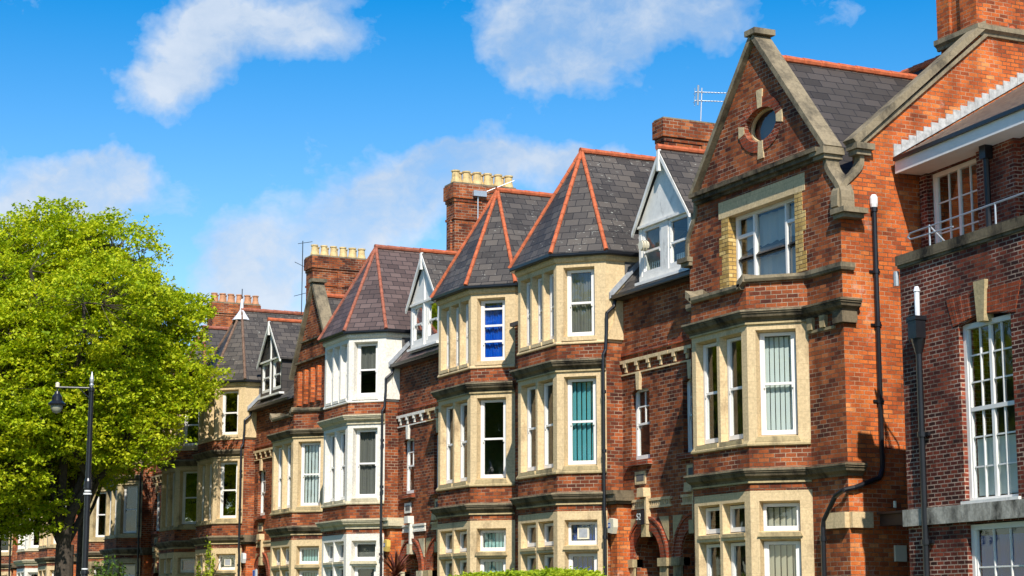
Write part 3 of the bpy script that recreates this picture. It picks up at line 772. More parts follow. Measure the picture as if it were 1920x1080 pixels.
        mb = MB(); fg.prism(mb, [(oc[0]-.09, oc[1]+.41), (oc[0]+.09, oc[1]+.41), (oc[0]+.13, oc[1]+.86), (oc[0]-.13, oc[1]+.86)], -.1, .035); mb.build('oval_keystone', M['stone'], h)
        mb = MB(); fg.prism(mb, [(oc[0]-.13, oc[1]-.84), (oc[0]+.13, oc[1]-.84), (oc[0]+.09, oc[1]-.41), (oc[0]-.09, oc[1]-.41)], -.1, .035); mb.build('oval_keystone', M['stone'], h)
        mb = MB(); fg.prism(mb, [(oc[0]+.70, oc[1]-.09), (oc[0]+.95, oc[1]-.15), (oc[0]+.95, oc[1]+.15), (oc[0]+.70, oc[1]+.09)], -.1, .035); mb.build('oval_keystone', M['stone'], h)
        mb = MB(); fg.prism(mb, [(oc[0]-.70, oc[1]-.09), (oc[0]-.70, oc[1]+.09), (oc[0]-.95, oc[1]+.15), (oc[0]-.95, oc[1]-.15)], -.1, .035); mb.build('oval_keystone', M['stone'], h)
        mb = MB(); n = 28
        for i in range(n):
            t0, t1 = 2*math.pi*i/n, 2*math.pi*(i+1)/n
            fg.prism(mb, [(oc[0]+.71*math.cos(t0), oc[1]+.43*math.sin(t0)), (oc[0]+.71*math.cos(t1), oc[1]+.43*math.sin(t1)), (oc[0]+.65*math.cos(t1), oc[1]+.37*math.sin(t1)), (oc[0]+.65*math.cos(t0), oc[1]+.37*math.sin(t0))], -.24, -.16)
        ow = mb.build('oval_window', M['stone'], h)
        mb = MB(); mb.poly([fg.p(x, -.2, z) for x, z in oval]); mb.build('pane', M['glass'], ow)
        mb = MB(); mb.poly([fg.p(x, -.4, z) for x, z in rect(oc[0]-.75, oc[0]+.75, oc[1]-.5, oc[1]+.5)]); mb.build('blind', M['b_grey'], ow)
    else:
        mb = MB()
        for q in ops: fg.prism(mb, [(q[1][0], q[0][1]), (q[1][0]+.17, q[0][1]), (q[1][0]+.17, q[2][1]), (q[1][0], q[2][1])], -.2, .16)
        mb.build('brick_pier', M['brick_side'], h)
        for q in ops: sash(fg, q[0][0]+.01, q[1][0]-.01, q[0][1], q[2][1], .18, h, rails=(.5,), fw=.05, step=False)
    # gable roof running back
    mb = MB(); zr = zt-.42; yr = 30.0; x0, x1 = gl-.02, gr-.07
    s_ = slope
    mb.poly([(gc, YM+.22, zr), (x1, YM+.22, zr-(x1-gc)*s_), (x1, yr, zr-(x1-gc)*s_), (gc, yr, zr)])
    mb.poly([(gc, YM+.22, zr), (gc, yr, zr), (x0, yr, zr-(gc-x0)*s_), (x0, YM+.22, zr-(gc-x0)*s_)])
    gr_ = mb.build('gable_roof', M[roof], h)
    mb = MB(); hiptiles(mb, (gc, YM+.3, zr+.03), (gc, yr, zr+.03), .105, .5); mb.build('ridge_tile', M[tile], gr_)
    # flat lead top of the bay
    mb = MB(); mb.poly([(cx-2.2, YM, 9.1), (cx-1.22, YB+.02, 9.1), (cx+1.22, YB+.02, 9.1), (cx+2.2, YM, 9.1)]); mb.build('bay_flat_roof', M['lead'], h)
    mb = MB(); fl, frr, rc, lc = bayframes(cx)
    for a_, b_ in (((lc[0], YM), fl), (frr, rc)): mb.sweep([a_, b_], [(-.3, 9.14), (.09, 9.14), (.13, 9.2), (.13, 9.27), (-.3, 9.33)])
    mb.sweep([(fl[0]+.1, YB), (frr[0]-.08, YB)], [(-.3, 8.98), (.09, 8.98), (.13, 9.04), (.13, 9.11), (-.3, 9.17)])
    F(fl, (1, 0)).prism(mb, [(2.25, 8.98), (2.52, 9.14), (2.52, 9.32), (2.25, 9.17)], -.3, .13); F(fl, (1, 0)).prism(mb, [(-.06, 9.14), (.18, 8.98), (.18, 9.17), (-.06, 9.32)], -.3, .13)
    SP = [(-.05, 9.12), (.08, 9.13), (.11, 9.19), (.11, 9.29), (-.05, 9.31)]
    mb.sweep([(rc[0]-.02, YM), (gr, YM), (gr, YM+.28)] if side else [(rc[0]-.02, YM), (gr, YM)], SP)
    mb.sweep([(gl-.05, YM), (lc[0]+.02, YM)], SP)
    mb.build('bay_coping', M['coping'], h)
    # cornices and corbels on the flat wall right of the bay
    mb = MB()
    if side:
        for z in (4.58, 8.2): mb = MB(); mb.sweep([rc, (gr, YM), (gr, YM+.36)], prof(CORN[:-1], z)+[(.235, z+.225), (.235, z+.27), (0, z+.30)]); mb.build('cornice', M['cornice'], h)
        mb = MB(); fg.box(mb, gr-.28, gr+.1, -.3, .1, 7.95, 8.2)
        mb.build('corner_corbel', M['cornice'], h)
        mb = MB()
        fg.box(mb, rc[0]+.02, gr-.3, -.01, .05, 7.86, 7.92)
        mb.build('string_moulding', M['stone_old'], h)
        for x in (rc[0]+.18, rc[0]+.68): mb = MB(); fg.prism(mb, [(x-.08, 7.93), (x+.08, 7.93), (x+.11, 8.2), (x-.11, 8.2)], -.01, .1); mb.build('frieze_bracket', M['stone_old'], h)

def dormer(h, xc, hw, roofm, face, tile, zb=10.4, ze=12.0, za=13.85, trim='paint_old', centre_batten=False, blue=False, fmat='paint', bl=None, gmat='glass'):
    fd = F((xc, 25.0), (1, 0)); ybk = lambda z: 24.7+(z-10.12)/1.057+.1
    mb = MB(); w0 = hw-.12
    # cheeks
    for s_ in (-1, 1):
        x = xc+s_*w0
        mb.add([(x, 25.0, zb-.2), (x, 25.0, ze), (x, ybk(ze), ze)], [[0, 1, 2]] if s_ < 0 else [[0, 2, 1]])
    # front face with two windows
    pent = [(-w0, zb-.1), (w0, zb-.1), (w0, ze), (0, za-.25), (-w0, ze)]
    wz0, wz1 = zb+.18, ze-.10; win = [rect(-w0+.14, -.18, wz0, wz1), rect(.18, w0-.10, wz0, wz1)]
    fd.panel(mb, pent, win)
    for q in win: fd.reveal(mb, q, q, 0, -.1)
    body = mb.build('dormer', M[face], h)
    for q in win:
        sash(fd, q[0][0]+.01, q[1][0]-.01, q[0][1]+.01, q[2][1]-.01, .02, body, fm=fmat, bl=bl, gm=gmat, fw=.08)
    mb = MB(); sl = (za-ze)/hw; ov = .1
    zl = ze-.12
    for s_ in (-1, 1):
        mb.add([(xc, 24.86, za), (xc+s_*(hw+.03), 24.86, zl), (xc+s_*(hw+.03), ybk(zl), zl), (xc, ybk(za)+.1, za),
                (xc, 24.86, za-.07), (xc+s_*(hw+.03), 24.86, zl-.07), (xc+s_*(hw+.03), ybk(zl), zl-.07), (xc, ybk(za)+.1, za-.07)],
               [[0, 1, 2, 3], [4, 5, 6, 7], [0, 1, 5, 4], [1, 2, 6, 5]])
    rf = mb.build('dormer_roof', M[roofm], body)
    mb = MB(); hiptiles(mb, (xc, 24.8, za+.04), (xc, ybk(za)+.3, za+.04), .09, .45); mb.build('dormer_ridge_tile', M[tile], body)
    mb = MB()
    for s_ in (-1, 1):
        pl = [(0, za-.06), (s_*(hw+.02), zl-.06), (s_*(hw+.02), zl-.18), (0, za-.24)]
        fd.prism(mb, pl if s_ > 0 else pl[::-1], .10, .16)
    fd.box(mb, -.05, .05, .1, .19, za-.62, za-.02)
    fd.box(mb, -w0, w0, 0, .06, ze-.1, ze-.03); fd.box(mb, -w0-.05, w0+.05, -.1, .12, zb-.06, zb+.02)
    if centre_batten: fd.box(mb, -.04, .04, 0, .05, zb, za-.5)
    mb.build('bargeboard', M[trim], body)
    return body

random.seed(4)
TG = 'houses of the red brick terrace'
# A: gabled end house
hA, iA = house('gabled_house', 'tall gabled red brick end house with oval attic window, next to the white-windowed modern building', -38.1, -42.93, -34.5, 'gable', 'L',
               blinds={'f1c': ('part', 'b_white', .0, 1), 'g0c': ('vert', 'b_cream', 0, 1), 'g1c': ('vert', 'b_cream', 0, 1), 'f1f': None}, roof='slate_new', group=TG)
gable_house_top(hA, -38.1, iA['lc'][0]-.72, -34.5, -37.77, 12.0, 15.32, 1.25, side=True)
# its side wall with the raking coping, swept shoulder and end chimney
fs = F((-34.5, YM), (0, 1))
sh = [(.66*sweepf(i/12), 10.5+1.45*i/12) for i in range(13)]
out = [(0, 0), (11, 0), (11, 9.8), (6.7, 15.0), (4.15, 15.1), (.62, 12.0)]+sh[::-1][1:]
mb = MB(); fs.panel(mb, out, []); F((-34.9, 35.5), (0, -1)).panel(mb, [(11-u, z) for u, z in out][::-1], [])
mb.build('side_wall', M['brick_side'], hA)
mb = MB()
fs.prism(mb, [(.42, 12.0), (4.2, 15.2), (4.2, 15.40), (.30, 12.12)], -.26, .15)
fs.prism(mb, [(.5, 11.9), (4.3, 15.05), (4.3, 15.16), (.42, 11.98)], 0, .07)
for (a, b) in zip(sh, sh[1:]): fs.prism(mb, [a, b, (b[0]-.11, b[1]+.06), (a[0]-.11, a[1]+.06)], -.2, .05)
fs.box(mb, .36, .86, -.22, .2, 11.9, 12.04); fs.box(mb, .41, .80, -.2, .12, 11.78, 11.9)
mb.build('raking_coping', M['coping'], hA)
mb = MB(); mb.wbox(-36.0, -34.52, 28.66, 31.2, 13, 19.3); mb.wbox(-36.02, -35.55, 28.58, 28.66, 15.2, 19.3); mb.wbox(-35.12, -34.52, 28.56, 28.66, 15.2, 19.3)
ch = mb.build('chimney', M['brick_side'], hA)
mb = MB(); mb.sweep([(-36.0, 28.6), (-34.5, 28.6), (-34.5, 31.3)], [(0, 15.04), (.06, 15.05), (.08, 15.12), (.16, 15.18), (.16, 15.3), (0, 15.36)]); mb.build('chimney_cornice', M['coping'], ch)
mb = MB(); x, y = -34.42, 25.36
mb.path([(x, y, 10.55), (x, y, 4.75), (x+.02, y-.1, 4.55), (x+.0, 24.6, 4.32), (x-.05, 24.36, 4.27), (-34.8, 24.36, 4.15), (-35.26, 24.36, 3.65), (-35.3, 24.36, 3.5), (-35.3, 24.36, 0)], .055)
for z in (9.1, 7.9, 6.2): mb.tube((x, y, z), (x, y, z+.1), .075); mb.wbox(x-.1, x-.04, y-.14, y+.14, z+.02, z+.07)
for z in (3.2, 1.8): mb.tube((-35.3, 24.36, z), (-35.3, 24.36, z+.1), .075)
mb.tube((x, y, 10.5), (x, y, 10.6), .08)
dp = mb.build('drainpipe', M['black'], hA)
mb = MB(); mb.lathe((x, y, 10.6), [(.075, 0), (.09, .08), (.09, .22), (.05, .29)], 10); mb.build('vent_cap', M['white_plastic'], dp)
mb = MB(); F((0, YM), (1, 0)).box(mb, -35.22, -34.5, -.02, .12, 3.46, 3.8); fs.box(mb, 0.0, .55, -.02, .12, 3.46, 3.8); mb.build('corner_stone', M['stone'], hA)
mb = MB(); fs.box(mb, 1.15, 1.45, 0.0, .06, 2.75, 3.1); mb.build('meter_box', M['cream_plastic'], hA)
mb = MB(); mb.wbox(-34.36, -31.1, 25.2, 25.35, 3.5, 3.75); mb.wbox(-34.36, -31.1, 25.12, 25.4, 3.75, 3.8); mb.wbox(-34.4, -31.0, 28.4, 28.6, 0, 8.6); mb.build('passage_beam', M['wood'], hA)
mb = MB(); mb.tube((-33.6, 25.05, 3.86), (-33.6, 25.05, 4.0), .035); mb.build('passage_lamp', M['cream_plastic'], hA)

# B..L
hB, iB = house('turreted_house', 'stone-bayed turret house with teal blinds and the number 52 over its arch', -47.755, -50.63, -42.93, 'turret', 'R',
               blinds={'f1c': ('vert', 'b_teal', 0, 1), 't2c': ('folds', 'b_grey', 0, 1), 'g0c': ('vert', 'b_navy', 0, 1), 'g1c': ('vert', 'b_navy', 0, 1)}, alarm=('alarm_box', 'cream_plastic'), group=TG)
hC, iC = house('turreted_house', 'stone-bayed turret house with a bright blue blind in its top window', -53.505, -59.2, -50.63, 'turret', 'L',
               blinds={'t2c': ('folds', 'b_blue', 0, .97), 't2r': (.32, .58, .86), 'g0c': ('part', 'b_mint', 0, 1), 'g1c': ('part', 'b_mint', 0, 1)}, group=TG, gm={'c': 'glass_refl'})
hD, iD = house('turreted_house', 'turret house with its bay stonework painted white and a purple slate roof', -63.955, -66.85, -59.2, 'turret', 'R', sm='white_stone', cm='white_cornice', roof='slate_purple', tile='tile_old',
               blinds={'f1c': ('folds', 'b_grey', 0, 1), 't2c': ('folds', 'b_grey', .5, 1), 'g1c': ('flat', 'b_grey', 0, 1), 'g0c': ('flat', 'b_grey', 0, 1)}, alarm=('alarm_box', 'yellow_plastic'), group=TG)
hE, iE = house('gabled_house', 'small gabled house with brick mullioned attic window, left of the white painted bay', -69.745, -74.9, -66.85, 'gable', 'L',
               blinds={'f1c': ('vert', 'b_white', 0, 1), 'g1c': ('part', 'b_mint', .0, 1), 'g0c': ('part', 'b_mint', 0, 1)}, group=TG)
gable_house_top(hE, -69.745, -71.5, -66.95, -69.25, 10.8, 14.2, 1.45, ribs=True, roof='slate')
hF, iF = house('turreted_house', 'turret house with a white lead-capped spire and leafy reflections in its windows', -80.035, -82.95, -74.9, 'turret', 'R', tile='tile_old', dormer='spire', alarm=('bulkhead_lamp', 'white_plastic'),
               blinds={'g1c': None}, gm={'t': 'glass_tree', 'c': 'glass_tree', 'c0': 'glass_refl'}, group=TG)
hG, iG = house('turreted_house', 'turret house dappled by tree shade, left of the spired house', -85.855, -91.2, -82.95, 'turret', 'L', sm='stone', tile='tile_old',
               blinds={'g1c': ('flat', 'b_navy', 0, 1)}, group=TG, gm={'c': 'glass_tree', 't': 'glass_tree'})
hH, iH = house('turreted_house', 'shaded turret house right behind the street lamp post', -96.5, -99.4, -91.2, 'turret', 'R', sm='stone_old', tile='tile_old', blinds={'g1c': ('flat', 'b_cream', 0, 1)}, group=TG, detail=True)
hI, iI = house('turreted_house', 'turret house hidden behind the big tree, left of the lamp post', -102.3, -107.4, -99.4, 'turret', 'L', sm='stone_old', tile='tile_old', group=TG, detail=True)
hK, iK = house('turreted_house', 'distant stone-bayed house seen just left of the forked tree trunk', -112.5, -115.6, -107.4, 'turret', 'R', tile='tile_old', group=TG, detail=True)
hL, iL = house('turreted_house', 'farthest house, its bay painted white, between the two trunks', -118.7, -124, -115.6, 'turret', 'L', sm='white_stone', cm='white_cornice', tile='tile_old', group=TG, detail=True)

hM, iM = house('turreted_house', 'barely visible last pair of bays behind the left tree trunk', -129.0, -132, -124, 'turret', 'R', tile='tile_old', group=TG)
hN, iN = house('turreted_house', 'outermost bay at the far left edge behind leaves', -134.8, -140.5, -132, 'turret', 'L', tile='tile_old', group=TG)
# dormers
dB = dormer(hB, -43.15, 1.5, 'slate', 'paint_old', 'tile', bl=('part', 'b_white', .0, .25))
mb = MB(); 
for i in range(5): mb.tube((-43.95, 24.92-.045*i, 11.35), (-43.95, 24.90-.045*i, 11.35), .15 if i % 2 else .13, n=14)
mb.build('extractor_fan', M['cream_plastic'], dB)
dC = dormer(hC, -59.45, 1.36, 'slate', 'paint', 'tile', zb=10.6, ze=12.2, za=13.85, centre_batten=True, gmat='glass_tree')
dE = dormer(hE, -75.9, 1.5, 'slate', 'slate_new', 'tile', zb=10.6, ze=12.15, za=13.75, centre_batten=True)
dG = dormer(hG, -92.2, 1.4, 'slate', 'slate_new', 'tile_old', zb=10.6, ze=12.15, za=13.75)
dI = dormer(hI, -108.2, 1.4, 'slate', 'slate_new', 'tile_old', zb=10.6, ze=12.15, za=13.75)

# chimneys
chB = chimney(hB, -44.8, -44.38, 25.75, 28.3, 12.5, 15.05, 0, flat=True)
chC = chimney(hC, -60.75, -60.05, 26.35, 28.65, 12.5, 16.5, 6)
chE = chimney(hE, -77.3, -76.45, 26.95, 29.35, 12.5, 16.75, 6)
chG = chimney(hG, -93.0, -92.1, 27.2, 29.6, 12.5, 17.05, 6, pot='pot_red')
chI = chimney(hI, -109.2, -108.2, 27.3, 29.6, 12.5, 17.0, 6, pot='pot_red')
for cx_, nm in ((-47.755, hB), (-80.035, hF)):
    fx = F((cx_+1.225, YB), (1, 1)); mb = MB(); fx.box(mb, .50, .82, -.30, -.215, 3.62, 3.94); fo = mb.build('extractor_fan', M['cream_plastic'], nm)
    mb = MB(); fx.box(mb, .54, .78, -.214, -.21, 3.66, 3.90); mb.build('fan_grille', M['lead'], fo)
def aerial(parent, x, y, z, h_, heads, mat='galv', arm=.55):
    mb = MB(); mb.tube((x, y, z), (x+.0, y+.12, z+h_), .018)
    for k, zz in enumerate(heads):
        yy = y+.12*zz/h_
        mb.tube((x-.12, yy-.15, z+zz), (x+.25, yy+arm+.25, z+zz-.02), .012)
        for i in range(11):
            q = yy-.1+(arm+.3)*i/10; l = .07 if i > 1 else .16
            mb.tube((x-.12+.37*i/10-l, q, z+zz-.02), (x-.12+.37*i/10+l, q, z+zz-.02), .007, n=5)
        mb.tube((x-.2, yy-.1, z+zz-.14), (x-.2, yy-.1, z+zz+.14), .01, n=5); mb.tube((x, yy-.12, z+zz-.16), (x+.02, yy-.12, z+zz+.16), .03, n=6)
    mb.build('television_aerial', M[mat], parent)
aerial(chB, -44.45, 26.9, 14.0, 2.1, (1.75, 2.0))
mb = MB(); mb.tube((-59.95, 27.2, 14.6), (-59.95, 27.2, 16.1), .025); mb.wbox(-60.0, -59.85, 27.0, 27.5, 16.1, 16.3); mb.tube((-59.9, 27.4, 16.25), (-59.7, 28.5, 16.75), .015); mb.build('television_aerial', M['galv'], chC)
mb = MB(); mb.tube((-77.55, 26.85, 14.4), (-77.55, 26.85, 17.6), .02); mb.tube((-77.75, 26.7, 17.5), (-77.3, 27.2, 17.55), .012); mb.tube((-77.85, 26.6, 16.7), (-77.4, 27.0, 16.4), .012); mb.tube((-77.85, 26.6, 15.2), (-77.4, 27.0, 15.3), .012); mb.build('television_aerial', M['black'], chE)

def plaque(h, text, x, y, z, size=.24, w_=.2, hh=.38):
    mb = MB(); mb.wbox(x-w_/2, x+w_/2, y, y+.12, z-hh/2, z+hh/2); o = mb.build('number_plaque', M['black'], h)
    cu = bpy.data.curves.new('house_number', 'FONT'); cu.body = text; cu.size = size; cu.align_x = 'CENTER'; cu.align_y = 'CENTER'; cu.extrude = .003
    t = bpy.data.objects.new('house_number', cu); COL.objects.link(t)
    dg = bpy.context.evaluated_depsgraph_get(); me = bpy.data.meshes.new_from_object(t.evaluated_get(dg)); bpy.data.objects.remove(t)
    t = bpy.data.objects.new('house_number', me); COL.objects.link(t); me.materials.clear(); me.materials.append(M['white_plastic'])
    t.parent = o; t.rotation_euler = (R(90), 0, 0); t.location = Vector((x, y-.006, z))-parent_loc(o)
plaque(hB, '52', iB['ac']+.0, 24.72, 4.13)

# ------------------------------------------------------------------ modern building on the right
JA = R(5); jo = Vector((-31.24, 23.6)); ju = Vector((math.cos(JA), -math.sin(JA)))
J = empty('office_building', (jo.x, jo.y, 0), 'dark brick building with tall white sash windows at the right edge', 'building')
fj = F(jo, ju)
def jf(off): return F(jo-Vector((ju.y, -ju.x))*off, ju)
mb = MB(); W_ = 9.5
w1 = rect(2.02, 3.72, 3.68, 7.12); w0 = rect(2.02, 3.9, .9, 3.3); w2 = rect(6.1, 7.8, 3.68, 7.12); w3 = rect(6.1, 7.98, .9, 3.3)
w1a = [(2.02, 3.68), (3.72, 3.68), (3.72, 7.08), (3.3, 7.16), (2.87, 7.19), (2.44, 7.16), (2.02, 7.08)]
w2a = [(u+4.08, z) for u, z in w1a]
fj.panel(mb, rect(0, W_, 0, 8.62), [w1a, w0, w2a, w3])
for q in (w1a, w0, w2a, w3): fj.reveal(mb, q, q, 0, -.16)
F(jo-Vector((ju.y, -ju.x))*11, (-Vector((ju.y, -ju.x)).x*-1, -Vector((ju.y, -ju.x)).y*-1)) if False else None
D_ = -Vector((ju.y, -ju.x))
F(jo+D_*11, -D_).panel(mb, rect(0, 11, 0, 8.62), [])
F(jo+ju*W_, D_).panel(mb, rect(0, 11, 0, 8.62), [])
mb.build('front_wall', M['brick_dark'], J)
mb = MB(); fj.box(mb, -.05, W_+.05, -.3, .07, 8.6, 8.80); fj.box(mb, -.02, W_+.02, -.28, .04, 8.54, 8.60); mb.build('parapet_coping', M['cornice'], J)
mb = MB(); fj.box(mb, .12, W_-.2, -11, -.3, 8.4, 8.5); mb.build('flat_roof', M['lead'], J)
mb = MB(); fj.box(mb, -.06, W_+.05, -.02, .09, 3.33, 3.66); mb.build('string_course', stone('sooty_string_stone', (.52, .48, .40), (.05, .045, .035), .45, joint=.6, bw=1.1, bh=1.5), J)
# arched brick heads with keystones
for k in (0, 4.08):
    mb = MB(); cu_ = 2.87+k; n = 20
    for i in range(n):
        a0 = cu_-1.02+2.04*i/n; a1 = a0+2.04/n-.004; sp = .16
        def zz(u, r): return r+.10*(1-((u-cu_)/.9)**2)
        fa = (a0-cu_)*sp; fb_ = (a1-cu_)*sp
        fj.prism(mb, [(a0, max(7.09, zz(a0, 7.1))), (a1, max(7.09, zz(a1, 7.1))), (a1+fb_*1.3, 7.66), (a0+fa*1.3, 7.66)], -.1, .012+.005*(i % 2))
    mb.build('arch_brickwork', M['brick_arch'], J)
    mb = MB(); fj.prism(mb, [(cu_-.11, 7.05), (cu_+.11, 7.05), (cu_+.19, 7.83), (cu_-.19, 7.83)], -.14, .08); mb.build('keystone', M['stone_old'], J)
def gridwin(fr, u0, u1, z0, z1, depth, cols, rows, parent, split=None, blindspec=None, fw=.1, gm='glass'):
    mb = MB(); d0, d1 = -depth-.1, -depth
    fr.box(mb, u0, u0+fw, d0, d1, z0, z1); fr.box(mb, u1-fw, u1, d0, d1, z0, z1); fr.box(mb, u0+fw, u1-fw, d0, d1, z1-fw, z1); fr.box(mb, u0+fw, u1-fw, d0, d1, z0, z0+fw)
    fr.box(mb, u0+fw, u0+fw+.05, d0+.02, d1-.02, z0+fw, z1-fw); fr.box(mb, u1-fw-.05, u1-fw, d0+.02, d1-.02, z0+fw, z1-fw)
    a, b = u0+fw+.05, u1-fw-.05
    for i in range(1, cols):
        u = a+(b-a)*i/cols; t = .045 if (split and i == split) else .014
        fr.box(mb, u-t, u+t, d0+.03, d1-.02-(0 if t > .03 else .01), z0+fw, z1-fw)
    for j in range(1, len(rows)):
        z = z0+fw+(z1-z0-2*fw)*rows[j-1]; t = .04 if rows[-1] == j else .015
        fr.box(mb, a, b, d0+.035, d1-.035 if t < .03 else d1-.01, z-t, z+t)
    o = mb.build('window', M['paint'], parent)
    g1 = MB(); g1.poly([fr.p(u0+.05, -depth-.06, z0+.05), fr.p(u1-.05, -depth-.06, z0+.05), fr.p(u1-.05, -depth-.06, z1-.05), fr.p(u0+.05, -depth-.06, z1-.05)]); g1.build('pane', M[gm], o)
    if blindspec: blind(fr, a, b, z0+fw+(z1-z0)*blindspec[2], z0+fw+(z1-z0-2*fw)*blindspec[3], -depth-.12, blindspec[0], M[blindspec[1]], o)
    return o
for k in (0, 4.08):
    gridwin(fj, 2.02+k, 3.72+k, 3.68, 7.1, .1, 4, [.18, .355, .52, .68, .84, 3], J, 2, ('flat', 'b_white', .01, .345))
    gridwin(fj, 2.02+k, 3.9+k, .9, 3.28, .1, 3, [.35, .68, 9], J, None, ('folds', 'b_navy', .0, .95))
    mb = MB(); fj.box(mb, 1.95+k, 3.8+k, -.2, .06, 3.665, 3.72); mb.build('window_sill', M['paint_old'], J)
# recessed upper storey under the white fascia
f2 = jf(2.8); mb = MB(); uw = rect(-3.03, -1.05, 8.9, 11.42); uw2 = rect(1.2, 2.9, 8.9, 11.42)
f2.panel(mb, rect(-3.6, W_, 8.4, 11.5), [uw, uw2])
for q in (uw, uw2): f2.reveal(mb, q, q, 0, -.15)
f2.box(mb, -1.02, .35, -.1, .16, 8.5, 11.49); f2.box(mb, -3.42, -3.12, -.1, .06, 8.5, 11.49)
mb.build('upper_wall', M['brick_dark'], J)
for k in (0, 4.23): gridwin(f2, -3.03+k, (-1.05 if k == 0 else 2.9), 8.9, 11.40, .05, 4, [.22, .44, .74, 9], J, 2, None)
f3 = jf(2.06); mb = MB(); f3.box(mb, -3.33, W_, -.05, 0, 11.42, 11.70); f3.box(mb, -3.33, W_, -.78, -.05, 11.44, 11.48); mb.build('fascia', M['paint'], J)
mb = MB(); f3.box(mb, -3.3, W_, 0.0, .07, 11.70, 11.78); mb.build('gutter', M['black'], J)
mb = MB(); s_ = .58
mb.poly([f3.p(-3.32, .05, 11.75), f3.p(W_, .05, 11.75), f3.p(W_, -9, 11.75+9*s_), f3.p(-3.32-.78, -9, 11.75+9*s_)])
mb.build('tiled_roof', M['plain_tile'], J)
mb = MB()      # stepped lead flashing where the roof meets the brick gable
n = 19; y0_, z0_ = 1.5, 11.86
for i in range(n):
    a = y0_+i*.215; b = a+.212; zb_ = z0_+(a-y0_)*s_
    fs.prism(mb, [(a, zb_-.02), (b, zb_+.215*s_-.02), (b, zb_+.29), (a+.01, zb_+.29)], .005, .03+.004*(i % 2))
mb.build('stepped_flashing', M['leadgrey'], J)
mb = MB(); pj = f2.p(-.45, .30, 0); mb.tube((pj[0], pj[1], 8.5), (pj[0], pj[1], 11.3), .07); mb.wbox(pj[0]-.1, pj[0]+.1, pj[1]-.1, pj[1]+.1, 11.15, 11.44); mb.build('downpipe', M['black'], J)
f1 = jf(.55); mb = MB()
mb.path([f1.p(9, 0, 9.48), f1.p(-.42, 0, 9.40), f1.p(-.52, 0, 9.34), f1.p(-.42, 0, 9.27), f1.p(1.15, 0, 9.24)], .018)
for u in (.3, 2.6, 4.9): mb.tube(f1.p(u, 0, 8.5), f1.p(u, 0, 9.44), .02); 
mb.path([f1.p(.3, 0, 9.42), f1.p(.38, -.3, 9.1), f1.p(.42, -.4, 8.6)], .02)
mb.build('roof_railing', M['galv'], J)
mb = MB(); x = .76
mb.tube(fj.p(x, .1, 0), fj.p(x, .1, 6.95), .062); mb.tube(fj.p(x, .1, 6.7), fj.p(x, .1, 7.0), .07, .15)
a = fj.p(x, .12, 6.95)
fj.box(mb, x-.15, x+.15, .02, .24, 7.0, 7.4); fj.box(mb, x-.17, x+.17, .0, .26, 7.36, 7.44)
for z in (5.05, 2.95): mb.tube(fj.p(x, .1, z), fj.p(x, .1, z+.1), .09); fj.box(mb, x-.16, x+.16, .0, .06, z+.02, z+.08)
dj = mb.build('downpipe', M['black'], J)
mb = MB(); mb.tube(fj.p(x, .1, 7.44), fj.p(x, .1, 7.95), .05, .055); mb.tube(fj.p(x, .1, 7.95), fj.p(x, .1, 8.05), .07, .04); mb.build('vent_pipe', M['leadwhite'], dj)
mb = MB(); mb.tube(fj.p(-.1, .02, 8.2), fj.p(-.1, .02, 8.5), .06); mb.build('vent_cap', M['galv'], J)
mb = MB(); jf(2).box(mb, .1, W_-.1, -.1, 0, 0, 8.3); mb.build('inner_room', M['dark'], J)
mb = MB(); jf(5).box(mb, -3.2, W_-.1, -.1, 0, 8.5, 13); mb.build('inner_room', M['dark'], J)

# ------------------------------------------------------------------ leaves
def leafmesh(name, C_, S_, mat, parent, rng, droop=.35, aspect=.85, ori=None):
    n = len(C_)
    nrm = rng.normal(size=(n, 3)); nrm[:, 2] = np.abs(nrm[:, 2])+.5; nrm[:, 1] -= .2
    nrm /= np.linalg.norm(nrm, axis=1)[:, None]
    a = np.cross(nrm, rng.normal(size=(n, 3))); a /= np.linalg.norm(a, axis=1)[:, None]+1e-9
    b = np.cross(nrm, a); S = S_[:, None]
    fold = nrm*S*.18
    p0 = C_-a*S*.55; p1 = C_+b*S*.42*aspect+fold; p2 = C_+a*S*.6; p3 = C_-b*S*.42*aspect+fold
    V = np.stack([p0, p1, p2, p3], 1).reshape(-1, 3)
    off = np.array(parent_loc(parent)) if parent else np.array([(V[:, 0].min()+V[:, 0].max())/2, (V[:, 1].min()+V[:, 1].max())/2, V[:, 2].min()])
    V = V-off
    me = bpy.data.meshes.new(name); me.vertices.add(4*n); me.vertices.foreach_set('co', V.ravel())
    me.loops.add(4*n); me.loops.foreach_set('vertex_index', np.arange(4*n, dtype=np.int32))
    me.polygons.add(n); me.polygons.foreach_set('loop_start', np.arange(0, 4*n, 4, dtype=np.int32)); me.polygons.foreach_set('loop_total', np.full(n, 4, dtype=np.int32))
    me.materials.append(mat); me.update(calc_edges=True)
    o = bpy.data.objects.new(name, me); COL.objects.link(o)
    if parent: o.parent = parent
    else: o.location = off
    return o

